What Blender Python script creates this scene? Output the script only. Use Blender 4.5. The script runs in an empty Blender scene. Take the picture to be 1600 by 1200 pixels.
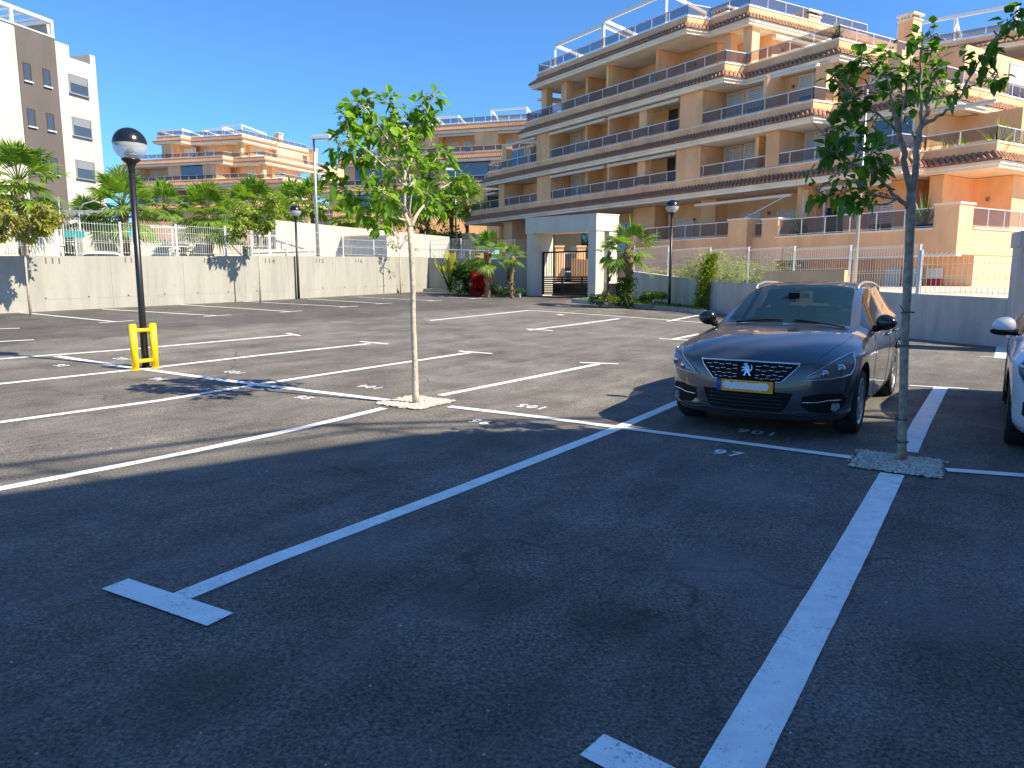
import bpy, bmesh, math, random
from mathutils import Vector, Matrix, geometry
from mathutils.bvhtree import BVHTree
SC = bpy.context.scene
COL = SC.collection
R = math.radians
# ---------------- camera, world, sun, exposure ----------------
F_PX, PITCH, CAM_H = 1130.0, R(8.2), 1.5
cd = bpy.data.cameras.new('camera'); cam = bpy.data.objects.new('camera', cd); COL.objects.link(cam)
cam.location = (0, 0, CAM_H); cam.rotation_euler = (math.pi/2 - PITCH, 0, 0)
cd.sensor_width = 36.0; cd.lens = 36.0*F_PX/1600.0; cd.clip_start = .05; cd.clip_end = 5000
SC.camera = cam
SUN_EL = R(42.5); SUN_DIR = Vector((.9135*math.cos(SUN_EL), -.4067*math.cos(SUN_EL), math.sin(SUN_EL)))
w = bpy.data.worlds.new("World"); SC.world = w; w.use_nodes = True
nt = w.node_tree; nt.nodes.clear()
sky = nt.nodes.new('ShaderNodeTexSky'); sky.sky_type = 'NISHITA'; sky.sun_disc = False
sky.sun_elevation = SUN_EL; sky.sun_rotation = math.atan2(SUN_DIR.x, SUN_DIR.y)
sky.air_density = 1.0; sky.dust_density = .25; sky.ozone_density = 3.5; sky.altitude = 300
hsv = nt.nodes.new('ShaderNodeMix'); hsv.data_type = 'RGBA'; hsv.blend_type = 'MULTIPLY'; hsv.inputs[0].default_value = 1; hsv.inputs[7].default_value = (.31,.53,.74,1)
bg = nt.nodes.new('ShaderNodeBackground'); bg.inputs[1].default_value = .115
wo = nt.nodes.new('ShaderNodeOutputWorld')
nt.links.new(sky.outputs[0], hsv.inputs[6]); nt.links.new(hsv.outputs[2], bg.inputs[0]); nt.links.new(bg.outputs[0], wo.inputs[0])
sl = bpy.data.lights.new('sun', 'SUN'); sl.energy = 3.6; sl.angle = R(.53); sl.color = (1, .89, .70)
so = bpy.data.objects.new('sun', sl); COL.objects.link(so)
so.rotation_euler = SUN_DIR.to_track_quat('Z', 'Y').to_euler(); so.location = SUN_DIR*60
SC.view_settings.view_transform = 'Standard'; SC.view_settings.look = 'None'
SC.view_settings.exposure = 1.4; SC.view_settings.gamma = 1.0
SC.render.resolution_x = 1024; SC.render.resolution_y = 768
SC.cycles.max_bounces = 8; SC.cycles.diffuse_bounces = 6; SC.cycles.transparent_max_bounces = 16
rnd = random.Random(7)

# ---------------- geometry helpers ----------------
def ray(px, py):
    u = (px-800)/F_PX; v = (py-600)/F_PX
    return Vector((u, math.cos(PITCH)-v*math.sin(PITCH), -math.sin(PITCH)-v*math.cos(PITCH)))
def gz(X, Y):                      # the car park's gentle slope
    X = max(-30, min(20, X)); Y = min(Y, 60)
    e = .03*(Y-11) - .013*X
    return .08*math.log(1+math.exp(max(-50, min(e/.08, 50))))
def gp(px, py):                    # where a line of sight meets the car park
    d = ray(px, py); lo, hi = .5, 200
    for i in range(50):
        m = (lo+hi)/2
        if CAM_H+d.z*m > gz(d.x*m, d.y*m): lo = m
        else: hi = m
    return Vector((d.x*lo, d.y*lo, gz(d.x*lo, d.y*lo)))
def atY(px, py, Y):
    d = ray(px, py); t = Y/d.y
    return Vector((d.x*t, Y, CAM_H+d.z*t))
def atz(px, py, z):
    d = ray(px, py); t = (z-CAM_H)/d.z
    return Vector((d.x*t, d.y*t, z))

class MB:
    def __init__(s): s.v = []; s.f = []; s.m = []; s.cur = 0; s.smooth = False; s.sm = []
    def mat(s, i): s.cur = i; return s
    def add(s, vs, fs, smooth=False):
        o = len(s.v); s.v += [tuple(v) for v in vs]
        for f in fs: s.f.append([o+i for i in f]); s.m.append(s.cur); s.sm.append(smooth)
        return s
    def hexa(s, p):                # 8 points: bottom loop 0-3, top loop 4-7
        return s.add(p, [(3,2,1,0),(4,5,6,7),(0,1,5,4),(1,2,6,5),(2,3,7,6),(3,0,4,7)])
    def box(s, x0, x1, y0, y1, z0, z1, M=None):
        p = [(x0,y0,z0),(x1,y0,z0),(x1,y1,z0),(x0,y1,z0),(x0,y0,z1),(x1,y0,z1),(x1,y1,z1),(x0,y1,z1)]
        if M is not None: p = [M @ Vector(q) for q in p]
        return s.hexa(p)
    def bar(s, a, b, w, h, up=Vector((0,0,1))):   # box from a to b
        a = Vector(a); b = Vector(b); d = (b-a).normalized()
        sd = d.cross(up)
        if sd.length < 1e-4: sd = Vector((1,0,0))
        sd.normalize(); u = sd.cross(d).normalized()
        p = []
        for c in (a, b):
            for i, j in ((-1,-1),(1,-1),(1,1),(-1,1)): p.append(c+sd*i*w/2+u*j*h/2)
        return s.hexa(p)
    def tube(s, pts, rad, n=8, cap=True):
        pts = [Vector(p) for p in pts]; k = len(pts)
        if not hasattr(rad, '__len__'): rad = [rad]*k
        vs = []; prev = None
        for i, p in enumerate(pts):
            d = (pts[min(i+1,k-1)]-pts[max(i-1,0)]).normalized()
            if prev is None:
                a = d.orthogonal().normalized()
            else:
                a = prev - d*prev.dot(d)
                a = a.normalized() if a.length > 1e-5 else d.orthogonal().normalized()
            prev = a; b = d.cross(a)
            for j in range(n):
                t = 2*math.pi*j/n; vs.append(p+(a*math.cos(t)+b*math.sin(t))*rad[i])
        fs = [(i*n+j, i*n+(j+1)%n, (i+1)*n+(j+1)%n, (i+1)*n+j) for i in range(k-1) for j in range(n)]
        s.add(vs, fs, True)
        if cap:
            o = len(s.v)-len(vs)
            s.f.append([o+j for j in range(n)][::-1]); s.m.append(s.cur); s.sm.append(False)
            s.f.append([o+(k-1)*n+j for j in range(n)]); s.m.append(s.cur); s.sm.append(False)
        return s
    def lathe(s, prof, c=(0,0,0), n=24):          # prof = [(r,z)...]
        c = Vector(c); vs = []
        for r, z in prof:
            for j in range(n):
                t = 2*math.pi*j/n; vs.append(c+Vector((r*math.cos(t), r*math.sin(t), z)))
        k = len(prof)
        return s.add(vs, [(i*n+j, i*n+(j+1)%n, (i+1)*n+(j+1)%n, (i+1)*n+j) for i in range(k-1) for j in range(n)], True)
    def ball(s, c, rx, ry, rz, n=12, m=8):
        c = Vector(c); vs = []
        for i in range(m+1):
            a = math.pi*i/m
            for j in range(n):
                t = 2*math.pi*j/n; vs.append(c+Vector((rx*math.sin(a)*math.cos(t), ry*math.sin(a)*math.sin(t), rz*math.cos(a))))
        return s.add(vs, [((i+1)*n+j, (i+1)*n+(j+1)%n, i*n+(j+1)%n, i*n+j) for i in range(m) for j in range(n)], True)
    def prism(s, poly, z0, z1):
        n = len(poly)
        zz0 = z0 if hasattr(z0, '__len__') else [z0]*n
        zz1 = z1 if hasattr(z1, '__len__') else [z1]*n
        vs = [(p[0],p[1],zz0[i]) for i, p in enumerate(poly)]+[(p[0],p[1],zz1[i]) for i, p in enumerate(poly)]
        fs = [tuple(range(n))[::-1], tuple(range(n,2*n))]+[(i,(i+1)%n,n+(i+1)%n,n+i) for i in range(n)]
        return s.add(vs, fs)
    def build(s, name, mats, parent=None, loc=None):
        me = bpy.data.meshes.new(name)
        me.from_pydata([tuple(v) for v in s.v], [], s.f); 
        if not isinstance(mats, (list, tuple)): mats = [mats]
        for m in mats: me.materials.append(m)
        me.polygons.foreach_set('material_index', s.m); me.polygons.foreach_set('use_smooth', s.sm)
        me.update()
        o = bpy.data.objects.new(name, me); COL.objects.link(o)
        if parent is not None: o.parent = parent
        if loc is not None: o.location = loc
        return o
def tag(o, label=None, cat=None, group=None, kind=None):
    if label: o['label'] = label
    if cat: o['category'] = cat
    if group: o['group'] = group
    if kind: o['kind'] = kind
    return o
def empty(name, loc=(0,0,0), rz=0):
    o = bpy.data.objects.new(name, None); COL.objects.link(o); o.location = loc; o.rotation_euler.z = rz
    o.empty_display_size = .3
    return o
KIDS = {}
def copy_tree(o, parent=None):
    c = o.copy(); COL.objects.link(c)
    if parent is not None: c.parent = parent
    for ch in [x for x in bpy.data.objects if x.parent == o]: copy_tree(ch, c)
    return c

# ---------------- materials ----------------
def nodes(name):
    m = bpy.data.materials.new(name); m.use_nodes = True
    n = m.node_tree.nodes; l = m.node_tree.links
    return m, n, l, n['Principled BSDF']
def rgb(c): return (c[0], c[1], c[2], 1)
def simple(name, c, rough=.6, metal=0, coat=0, spec=None, noise=0, nscale=8, bump=0, bscale=60):
    m, n, l, b = nodes(name)
    b.inputs['Base Color'].default_value = rgb(c); b.inputs['Roughness'].default_value = rough
    b.inputs['Metallic'].default_value = metal; b.inputs['Coat Weight'].default_value = coat
    b.inputs['Coat Roughness'].default_value = .03
    if spec is not None: b.inputs['Specular IOR Level'].default_value = spec
    tc = n.new('ShaderNodeTexCoord')
    if noise:
        t = n.new('ShaderNodeTexNoise'); t.inputs['Scale'].default_value = nscale; t.inputs['Detail'].default_value = 6
        l.new(tc.outputs['Object'], t.inputs['Vector'])
        r = n.new('ShaderNodeValToRGB'); r.color_ramp.elements[0].position = .3; r.color_ramp.elements[1].position = .7
        r.color_ramp.elements[0].color = rgb([x*(1-noise) for x in c]); r.color_ramp.elements[1].color = rgb([min(1,x*(1+noise)) for x in c])
        l.new(t.outputs['Fac'], r.inputs[0]); l.new(r.outputs[0], b.inputs['Base Color'])
    if bump:
        t = n.new('ShaderNodeTexNoise'); t.inputs['Scale'].default_value = bscale; t.inputs['Detail'].default_value = 4
        l.new(tc.outputs['Object'], t.inputs['Vector'])
        bp = n.new('ShaderNodeBump'); bp.inputs['Strength'].default_value = bump; bp.inputs['Distance'].default_value = .01
        l.new(t.outputs['Fac'], bp.inputs['Height']); l.new(bp.outputs[0], b.inputs['Normal'])
    return m
def mixc(n, l, fac, a, b, mode='MIX'):
    x = n.new('ShaderNodeMix'); x.data_type = 'RGBA'; x.blend_type = mode
    for i, s in ((0, fac), (6, a), (7, b)):
        if hasattr(s, 'is_output') or hasattr(s, 'links'): l.new(s, x.inputs[i])
        elif i == 0: x.inputs[0].default_value = s
        else: x.inputs[i].default_value = rgb(s)
    return x.outputs[2]
def noise(n, l, vec, scale, detail=4, rough=.55, lac=2):
    t = n.new('ShaderNodeTexNoise'); t.inputs['Scale'].default_value = scale; t.inputs['Detail'].default_value = detail
    t.inputs['Roughness'].default_value = rough; l.new(vec, t.inputs['Vector']); return t.outputs['Fac']
def ramp(n, l, s, stops):
    r = n.new('ShaderNodeValToRGB'); e = r.color_ramp.elements
    while len(e) < len(stops): e.new(.5)
    for i, (p, c) in enumerate(stops):
        e[i].position = p; e[i].color = rgb(c if hasattr(c, '__len__') else (c,c,c))
    l.new(s, r.inputs[0]); return r.outputs[0]
def mapping(n, l, vec, sc=(1,1,1), rot=(0,0,0), loc=(0,0,0)):
    mp = n.new('ShaderNodeMapping'); mp.inputs['Scale'].default_value = sc; mp.inputs['Rotation'].default_value = rot; mp.inputs['Location'].default_value = loc
    l.new(vec, mp.inputs['Vector']); return mp.outputs[0]

def asphalt_mat():
    m, n, l, b = nodes('asphalt')
    tc = n.new('ShaderNodeTexCoord'); v = tc.outputs['Object']
    fine = noise(n, l, v, 62, 6, .78); mid = noise(n, l, v, 1.3, 6, .65); big = noise(n, l, v, .16, 4, .6)
    tr = mapping(n, l, v, (1,1,1), (0,0,R(33.7))); st = mapping(n, l, tr, (2.6,.22,1)); streak = noise(n, l, st, 1.2, 5, .7)
    vo = n.new('ShaderNodeTexVoronoi'); vo.inputs['Scale'].default_value = 130; l.new(v, vo.inputs['Vector'])
    base = ramp(n, l, fine, [(.36,(.028,.024,.022)),(.5,(.145,.132,.113)),(.66,(.34,.31,.265))])
    base = mixc(n, l, 1.0, base, ramp(n, l, mid, [(.3,.66),(.7,1.3)]), 'MULTIPLY')
    base = mixc(n, l, 1.0, base, ramp(n, l, big, [(.3,.7),(.7,1.28)]), 'MULTIPLY')
    base = mixc(n, l, 1.0, base, ramp(n, l, streak, [(.3,.82),(.7,1.2)]), 'MULTIPLY')
    # dusty light patches
    d = noise(n, l, mapping(n, l, tr, (2.2,.5,1), loc=(3,8,0)), .9, 8, .8)
    base = mixc(n, l, ramp(n, l, d, [(.50,0),(.74,.45)]), base, (.30,.285,.27))
    # stones
    stn = ramp(n, l, vo.outputs['Distance'], [(.0,1),(.18,0)])
    vr = n.new('ShaderNodeTexVoronoi'); vr.inputs['Scale'].default_value = 130; l.new(v, vr.inputs['Vector'])
    sel = ramp(n, l, vr.outputs['Color'], [(.80,0),(.88,.55)])
    k = mixc(n, l, 1.0, stn, sel, 'MULTIPLY')
    base = mixc(n, l, k, base, (.42,.40,.37))
    # cracks
    cr = n.new('ShaderNodeTexVoronoi'); cr.feature = 'DISTANCE_TO_EDGE'; cr.inputs['Scale'].default_value = .16
    wn = n.new('ShaderNodeTexNoise'); wn.inputs['Scale'].default_value = .9; wn.inputs['Detail'].default_value = 6; l.new(v, wn.inputs['Vector'])
    va = n.new('ShaderNodeVectorMath'); va.operation = 'MULTIPLY_ADD'; l.new(wn.outputs['Color'], va.inputs[0]); va.inputs[1].default_value = (1.6,1.6,0); l.new(v, va.inputs[2])
    l.new(va.outputs[0], cr.inputs['Vector'])
    cm = mixc(n, l, 1.0, ramp(n, l, cr.outputs['Distance'], [(.0,1),(.0024,0)]), ramp(n, l, noise(n, l, v, .25), [(.46,0),(.52,.75)]), 'MULTIPLY')
    base = mixc(n, l, cm, base, (.04,.038,.036))
    # round damp/oil stain in the nearest bay and a few smaller ones
    def spot(c, r0, r1, col, amt, base):
        s = n.new('ShaderNodeVectorMath'); s.operation = 'DISTANCE'
        wv = n.new('ShaderNodeVectorMath'); wv.operation = 'MULTIPLY_ADD'; l.new(wn2.outputs['Color'], wv.inputs[0]); wv.inputs[1].default_value = (.3,.3,0); l.new(v, wv.inputs[2])
        l.new(wv.outputs[0], s.inputs[0]); s.inputs[1].default_value = (c[0]+.15, c[1]+.15, 0)
        return mixc(n, l, ramp(n, l, s.outputs['Value'], [(r0,amt),(r1,0)]), base, col)
    wn2 = n.new('ShaderNodeTexNoise'); wn2.inputs['Scale'].default_value = 3.5; wn2.inputs['Detail'].default_value = 5; l.new(v, wn2.inputs['Vector'])
    c1 = gp(745, 925); base = spot(c1, .26, .275, (.075,.068,.062), .42, base)
    c2 = gp(712, 966); base = spot(c2, .02, .11, (.36,.27,.25), .35, base)
    for sx_, sy_, r0_, r1_, cc_, am_ in ((1130,890,.1,.42,(.26,.25,.24),.45),(960,975,.05,.3,(.035,.03,.028),.5),(1240,960,.05,.3,(.24,.23,.22),.35),(560,860,.1,.5,(.25,.24,.22),.35),(300,1080,.1,.35,(.04,.036,.032),.45),(1480,960,.1,.4,(.23,.22,.21),.35),(1180,760,.1,.5,(.27,.25,.23),.4),(820,1100,.05,.3,(.04,.036,.032),.4)):
        base = spot(gp(sx_, sy_), r0_, r1_, cc_, am_, base)
    c3 = gp(870, 628); base = spot(c3, .05, .25, (.12,.08,.06), .5, base)
    c4 = gp(1105, 640); base = spot(c4, .05, .2, (.06,.05,.045), .5, base)
    # newer, darker surfacing in the lane along the left wall
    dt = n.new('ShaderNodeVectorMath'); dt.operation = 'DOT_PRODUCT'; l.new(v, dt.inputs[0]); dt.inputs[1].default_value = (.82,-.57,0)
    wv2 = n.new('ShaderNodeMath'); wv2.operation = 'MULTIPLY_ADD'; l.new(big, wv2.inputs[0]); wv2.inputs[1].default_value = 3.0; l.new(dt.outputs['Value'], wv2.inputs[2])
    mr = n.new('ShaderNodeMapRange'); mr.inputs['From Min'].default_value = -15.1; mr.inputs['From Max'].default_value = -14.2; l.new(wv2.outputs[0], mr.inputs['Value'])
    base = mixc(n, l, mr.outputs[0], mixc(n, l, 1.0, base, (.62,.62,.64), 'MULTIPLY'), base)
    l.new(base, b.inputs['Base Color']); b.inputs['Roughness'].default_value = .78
    b.inputs['Specular IOR Level'].default_value = .35
    bp = n.new('ShaderNodeBump'); bp.inputs['Strength'].default_value = 1.0; bp.inputs['Distance'].default_value = .012
    l.new(fine, bp.inputs['Height']); l.new(bp.outputs[0], b.inputs['Normal'])
    return m
def paint_line_mat():
    m, n, l, b = nodes('road_paint')
    tc = n.new('ShaderNodeTexCoord'); v = tc.outputs['Object']
    a = noise(n, l, v, 60, 6, .75); c = noise(n, l, v, 3, 4)
    s = n.new('ShaderNodeMath'); s.operation = 'MULTIPLY_ADD'; l.new(c, s.inputs[0]); s.inputs[1].default_value = .35; l.new(a, s.inputs[2])
    col = mixc(n, l, ramp(n, l, s.outputs[0], [(.49,0),(.60,1)]), (.26,.25,.235), (.92,.92,.90))
    col = mixc(n, l, 1.0, col, ramp(n, l, noise(n, l, v, 9, 5), [(.3,.86),(.7,1.05)]), 'MULTIPLY')
    l.new(col, b.inputs['Base Color']); b.inputs['Roughness'].default_value = .65
    bp = n.new('ShaderNodeBump'); bp.inputs['Strength'].default_value = .5; bp.inputs['Distance'].default_value = .004
    l.new(a, bp.inputs['Height']); l.new(bp.outputs[0], b.inputs['Normal'])
    return m
def stucco(name, c, streak=.13):
    m, n, l, b = nodes(name)
    tc = n.new('ShaderNodeTexCoord'); v = tc.outputs['Object']
    st = noise(n, l, mapping(n, l, v, (.9,.9,.3)), 1.0, 5, .6); big = noise(n, l, v, .5, 4)
    col = mixc(n, l, 1.0, c, ramp(n, l, st, [(.35,1-streak),(.6,1.04)]), 'MULTIPLY')
    col = mixc(n, l, 1.0, col, ramp(n, l, big, [(.3,.92),(.7,1.06)]), 'MULTIPLY')
    l.new(col, b.inputs['Base Color']); b.inputs['Roughness'].default_value = .88
    bp = n.new('ShaderNodeBump'); bp.inputs['Strength'].default_value = .3; bp.inputs['Distance'].default_value = .01
    l.new(noise(n, l, v, 40, 4), bp.inputs['Height']); l.new(bp.outputs[0], b.inputs['Normal'])
    return m
def concrete_mat(name, c, streak=.35):
    m, n, l, b = nodes(name)
    tc = n.new('ShaderNodeTexCoord'); v = tc.outputs['Object']
    st = noise(n, l, mapping(n, l, v, (2.2,2.2,.35)), 1.0, 7, .7); bl = noise(n, l, v, 1.1, 6, .6)
    col = mixc(n, l, 1.0, c, ramp(n, l, st, [(.3,1-streak),(.62,1.05)]), 'MULTIPLY')
    col = mixc(n, l, ramp(n, l, bl, [(.5,0),(.8,.45)]), col, (c[0]*1.1, c[1]*1.0, c[2]*.82))
    dk = noise(n, l, mapping(n, l, v, (1,1,2.5), loc=(5,5,5)), 2.3, 6, .7)
    col = mixc(n, l, ramp(n, l, dk, [(.60,0),(.82,.5)]), col, (c[0]*.5, c[1]*.52, c[2]*.55))
    l.new(col, b.inputs['Base Color']); b.inputs['Roughness'].default_value = .85
    bp = n.new('ShaderNodeBump'); bp.inputs['Strength'].default_value = .4; bp.inputs['Distance'].default_value = .01
    l.new(noise(n, l, v, 25, 6), bp.inputs['Height']); l.new(bp.outputs[0], b.inputs['Normal'])
    return m
def glass_mat(name, tint, alpha, rough=.02, spec=None):
    m, n, l, b = nodes(name)      # tinted pane: part see-through, part mirror
    b.inputs['Base Color'].default_value = rgb(tint); b.inputs['Roughness'].default_value = rough
    b.inputs['Alpha'].default_value = alpha; b.inputs['Specular IOR Level'].default_value = .9; b.inputs['IOR'].default_value = 1.6
    if spec is not None: b.inputs['Specular IOR Level'].default_value = spec
    return m
def leaf_mat(name, c1, c2, tr=.35, rough=.45):
    m, n, l, b = nodes(name)
    gi = n.new('ShaderNodeNewGeometry'); 
    tc = n.new('ShaderNodeTexCoord')
    f = gi.outputs['Random Per Island']
    col = ramp(n, l, f, [(0,c1),(1,c2)])
    col = mixc(n, l, 1.0, col, ramp(n, l, noise(n, l, tc.outputs['Object'], 3, 3), [(.3,.75),(.7,1.2)]), 'MULTIPLY')
    l.new(col, b.inputs['Base Color']); b.inputs['Roughness'].default_value = rough; b.inputs['Specular IOR Level'].default_value = .35
    t = n.new('ShaderNodeBsdfTranslucent'); tcol = mixc(n, l, 1.0, col, (1.9,2.1,.7), 'MULTIPLY'); l.new(tcol, t.inputs['Color'])
    mx = n.new('ShaderNodeMixShader'); mx.inputs[0].default_value = tr
    l.new(b.outputs[0], mx.inputs[1]); l.new(t.outputs[0], mx.inputs[2]); l.new(mx.outputs[0], n['Material Output'].inputs[0])
    return m
M = {}
M['asphalt'] = asphalt_mat(); M['line'] = paint_line_mat()
M['peach'] = stucco('peach_stucco', (.90,.55,.28)); M['peach2'] = stucco('salmon_stucco', (.90,.52,.27), .2)
M['cream'] = stucco('cream_moulding', (.88,.80,.66), .1); M['soffit'] = stucco('soffit_paint', (.80,.72,.60), .06)
M['tile'] = simple('roof_tile', (.33,.165,.095), .85, noise=.5, nscale=14)
M['white'] = simple('white_paint', (.74,.74,.72), .5); M['whitewall'] = stucco('white_render', (.48,.46,.41), .05)
M['greywall'] = stucco('taupe_render', (.115,.097,.09), .05)
M['concrete'] = concrete_mat('concrete', (.34,.33,.29), .2); M['concrete2'] = concrete_mat('grey_concrete', (.52,.49,.45), .3)
M['portalconc'] = concrete_mat('pale_portal_concrete', (.60,.57,.49), .12); M['kerb'] = concrete_mat('kerb_concrete', (.36,.35,.33), .3)
M['glass'] = glass_mat('window_glass', (.05,.06,.075), .93); M['railglass'] = glass_mat('smoked_railing_glass', (.10,.07,.075), .42, .3, .3)
M['curtain'] = glass_mat('blue_curtain_glass', (.10,.15,.20), .9, .05)
M['alu'] = simple('pale_aluminium', (.72,.72,.72), .35, .3); M['shutter'] = simple('white_shutter', (.72,.71,.68), .55)
M['awning'] = simple('cream_awning', (.74,.68,.56), .8); M['dark'] = simple('dark_interior', (.07,.05,.04), .8)
M['black'] = simple('black_metal', (.012,.012,.013), .35, spec=.5); M['fence'] = simple('white_fence_wire', (.70,.71,.68), .5)
M['yellow'] = simple('yellow_paint', (.90,.60,.003), .42, noise=.08, nscale=5)
M['bark'] = simple('pale_bark', (.50,.42,.33), .9, noise=.35, nscale=25, bump=.6, bscale=90)
M['barkdark'] = simple('grey_bark', (.36,.29,.225), .9, noise=.4, nscale=22, bump=.6, bscale=90)
M['palmbark'] = simple('palm_bark', (.20,.13,.08), .95, noise=.5, nscale=14, bump=.8, bscale=30)
M['leaf'] = leaf_mat('bright_leaf', (.07,.17,.012), (.22,.36,.03), .42); M['leaf2'] = leaf_mat('deep_leaf', (.04,.12,.016), (.12,.24,.03), .45)
M['palm'] = leaf_mat('palm_frond', (.08,.16,.018), (.24,.33,.05), .42); M['shrub'] = leaf_mat('shrub_leaf', (.025,.065,.012), (.08,.15,.025), .3)
M['ivy'] = leaf_mat('ivy_leaf', (.10,.17,.015), (.34,.38,.05), .35); M['red'] = leaf_mat('red_bract', (.35,.012,.02), (.55,.02,.03), .3)
M['yleaf'] = leaf_mat('yellow_green_leaf', (.22,.27,.02), (.42,.36,.03), .35); M['olive'] = leaf_mat('olive_leaf', (.16,.20,.03), (.36,.32,.06), .35)
M['grass'] = simple('turf', (.045,.12,.02), .9, noise=.4, nscale=40, bump=.8, bscale=200)
M['gravel'] = simple('pale_gravel', (.52,.46,.36), .9, noise=.3, nscale=30)
M['earth'] = simple('pale_bounce_paving', (.55,.46,.36), .95, noise=.25, nscale=3, bump=.5, bscale=20)  # paleness added so this ground bounces sun onto the shaded block front
M['street'] = simple('street_asphalt', (.17,.165,.16), .9, noise=.2, nscale=2, bump=.4, bscale=90)
M['steel'] = simple('galvanised_steel', (.45,.46,.46), .4, .6)
# ================= ground =================
def build_ground():
    xs = sorted(set([-2000,-900,-400,-200,-120,-80,-60,-50]+[-45+i*1.0 for i in range(0,91)]+[50,60,80,120,200,400,900,2000]))
    ys = sorted(set([-600,-200,-100,-60,-40,-30,-20,-12,-8,-6,-5,-4,-3,-2,-1]+[i*.5 for i in range(0,130)]+[68,75,90,120,200,400,900,3000]))
    vs = [(x, y, gz(x, y)) for y in ys for x in xs]; n = len(xs)
    fs = [(j*n+i, j*n+i+1, (j+1)*n+i+1, (j+1)*n+i) for j in range(len(ys)-1) for i in range(n-1)]
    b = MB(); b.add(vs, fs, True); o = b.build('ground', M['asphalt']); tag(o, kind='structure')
build_ground()

def drape(poly_pts, z=.004):
    return [Vector((p[0], p[1], gz(p[0], p[1])+z)) for p in poly_pts]
SR = random.Random(5)
def strip(mb, pts, wd, z=.004, step=.12):
    pts = [Vector((p[0], p[1])) for p in pts]
    dn = []
    for a, b in zip(pts, pts[1:]):
        k = max(1, int((b-a).length/step))
        for i in range(k): dn.append(a+(b-a)*i/k)
    dn.append(pts[-1])
    L = []; 
    for i, p in enumerate(dn):
        d = (dn[min(i+1,len(dn)-1)]-dn[max(i-1,0)]).normalized(); nn = Vector((-d.y, d.x))
        L += drape([p+nn*(wd/2+SR.uniform(-.0014,.0014)), p-nn*(wd/2+SR.uniform(-.0014,.0014))], z)
    mb.add(L, [(2*i, 2*i+1, 2*i+3, 2*i+2) for i in range(len(dn)-1)])
DA = Vector((.554, .832)); DB = Vector((.832, -.554))
lines = MB()
def L(*px, w=.12, z=.004): strip(lines, [gp(*p) for p in px], w, z)
def T(px, half, w=.11):       # T-bar across the end of a bay line
    c = gp(*px); c2 = Vector((c.x, c.y)); strip(lines, [c2-DB*half, c2+DB*half], w, .008)
L((272,937),(420,877),(700,772),(965,669),(1052,632),(1150,592),(1235,557), w=.125)
L((180,914),(345,970), w=.14, z=.008)
L((-160,797),(-20,768),(300,706),(480,667),(600,638), w=.115); L((688,618),(820,592),(935,569)); L((906,567),(966,569), w=.10, z=.008)
L((-150,682),(0,660),(250,626),(390,603),(500,586),(735,551)); L((717,549),(769,553), w=.10, z=.008)
L((-120,614),(0,600),(228,576),(400,556),(578,537)); L((563,534),(606,538), w=.10, z=.008)
L((-120,570),(0,561),(190,547),(463,523)); L((448,521),(468,525), w=.1, z=.008)
L((88,557),(200,574),(390,600),(480,611),(606,626), w=.13, z=.008)
L((702,636),(840,652),(970,669),(1150,692),(1332,716), w=.115, z=.008); L((1478,735),(1600,744),(1800,768), w=.115, z=.008)
L((1115,1260),(1160,1170),(1240,1025),(1330,862),(1394,741), w=.17); L((1417,706),(1440,660),(1470,606), w=.17)
L((1421,603),(1513,608), w=.06, z=.008)
L((925,1166),(1120,1262), w=.14, z=.008)
# far markings on this side of the gate
L((672,501),(760,492),(827,485)); L((700,488.5),(827,485),(1040,501), w=.1, z=.008) if False else L((827,485),(930,492),(1040,500),(1130,507), w=.1, z=.008)
L((826,516),(900,507),(968,498)); L((822,514),(864,517), w=.1, z=.008)
L((1043,502),(1100,491)); L((1053,530),(1092,522)); L((1030,529.5),(1075,532), w=.1, z=.008)
L((871,491.5),(880,492.5), w=.2)
L((1567,539),(1564,560), w=.22); L((1532,557.5),(1562,558.5), w=.05, z=.008)
# bays along the left wall
for a, b in (((18,487),(182,503)),((160,483),(340,493.5)),((275,475.5),(455,487)),((380,471),(545,479.5)),((480,467),(600,474.5)),((560,464),(680,470)),((640,461),(745,466.5))):
    L(a, b, w=.09)
    c = gp(*b); c = Vector((c.x, c.y)); dwall = Vector((.57,.82)); strip(lines, [c-dwall*.45, c+dwall*.45], .09, .008)
L((-40,515),(31,513), w=.1); L((-60,537),(53,531), w=.1)
lo = lines.build('road_markings', M['line']); tag(lo, kind='structure')

# stencilled bay numbers
def text_mesh(s, size):
    cu = bpy.data.curves.new('t', 'FONT'); cu.body = s; cu.size = size; cu.align_x = 'CENTER'; cu.align_y = 'CENTER'; cu.offset = .006*size/.3; cu.space_character = 1.25
    o = bpy.data.objects.new('t', cu); COL.objects.link(o); bpy.context.view_layer.update()
    me = bpy.data.meshes.new_from_object(o.evaluated_get(bpy.context.evaluated_depsgraph_get()))
    vs = [v.co.copy() for v in me.vertices]; fs = [tuple(p.vertices) for p in me.polygons]
    bpy.data.objects.remove(o); bpy.data.curves.remove(cu); bpy.data.meshes.remove(me)
    return vs, fs
num = MB()
def groundnum(s, px, py, flip):
    c = gp(px, py); vs, fs = text_mesh(s, .235)
    ux, uy = (DB, DA) if not flip else (-DB, -DA)
    out = []
    for v in vs:
        p = Vector((c.x, c.y))+ux*v.x*.95+uy*v.y*1.05; out.append((p.x, p.y, gz(p.x, p.y)+.006))
    num.add(out, fs)
for s, x, y, fl in (('93',95,571.5,0),('94',246,593,0),('95',474,622,0),('96',750,660,0),('97',1136,709,0),('102',192,561,1),('103',368,582,1),('104',580,605,1),('105',832,636,1),('106',1184,676,1)):
    groundnum(s, x, y, fl)
no = num.build('bay_numbers', M['line']); tag(no, kind='structure')

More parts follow.
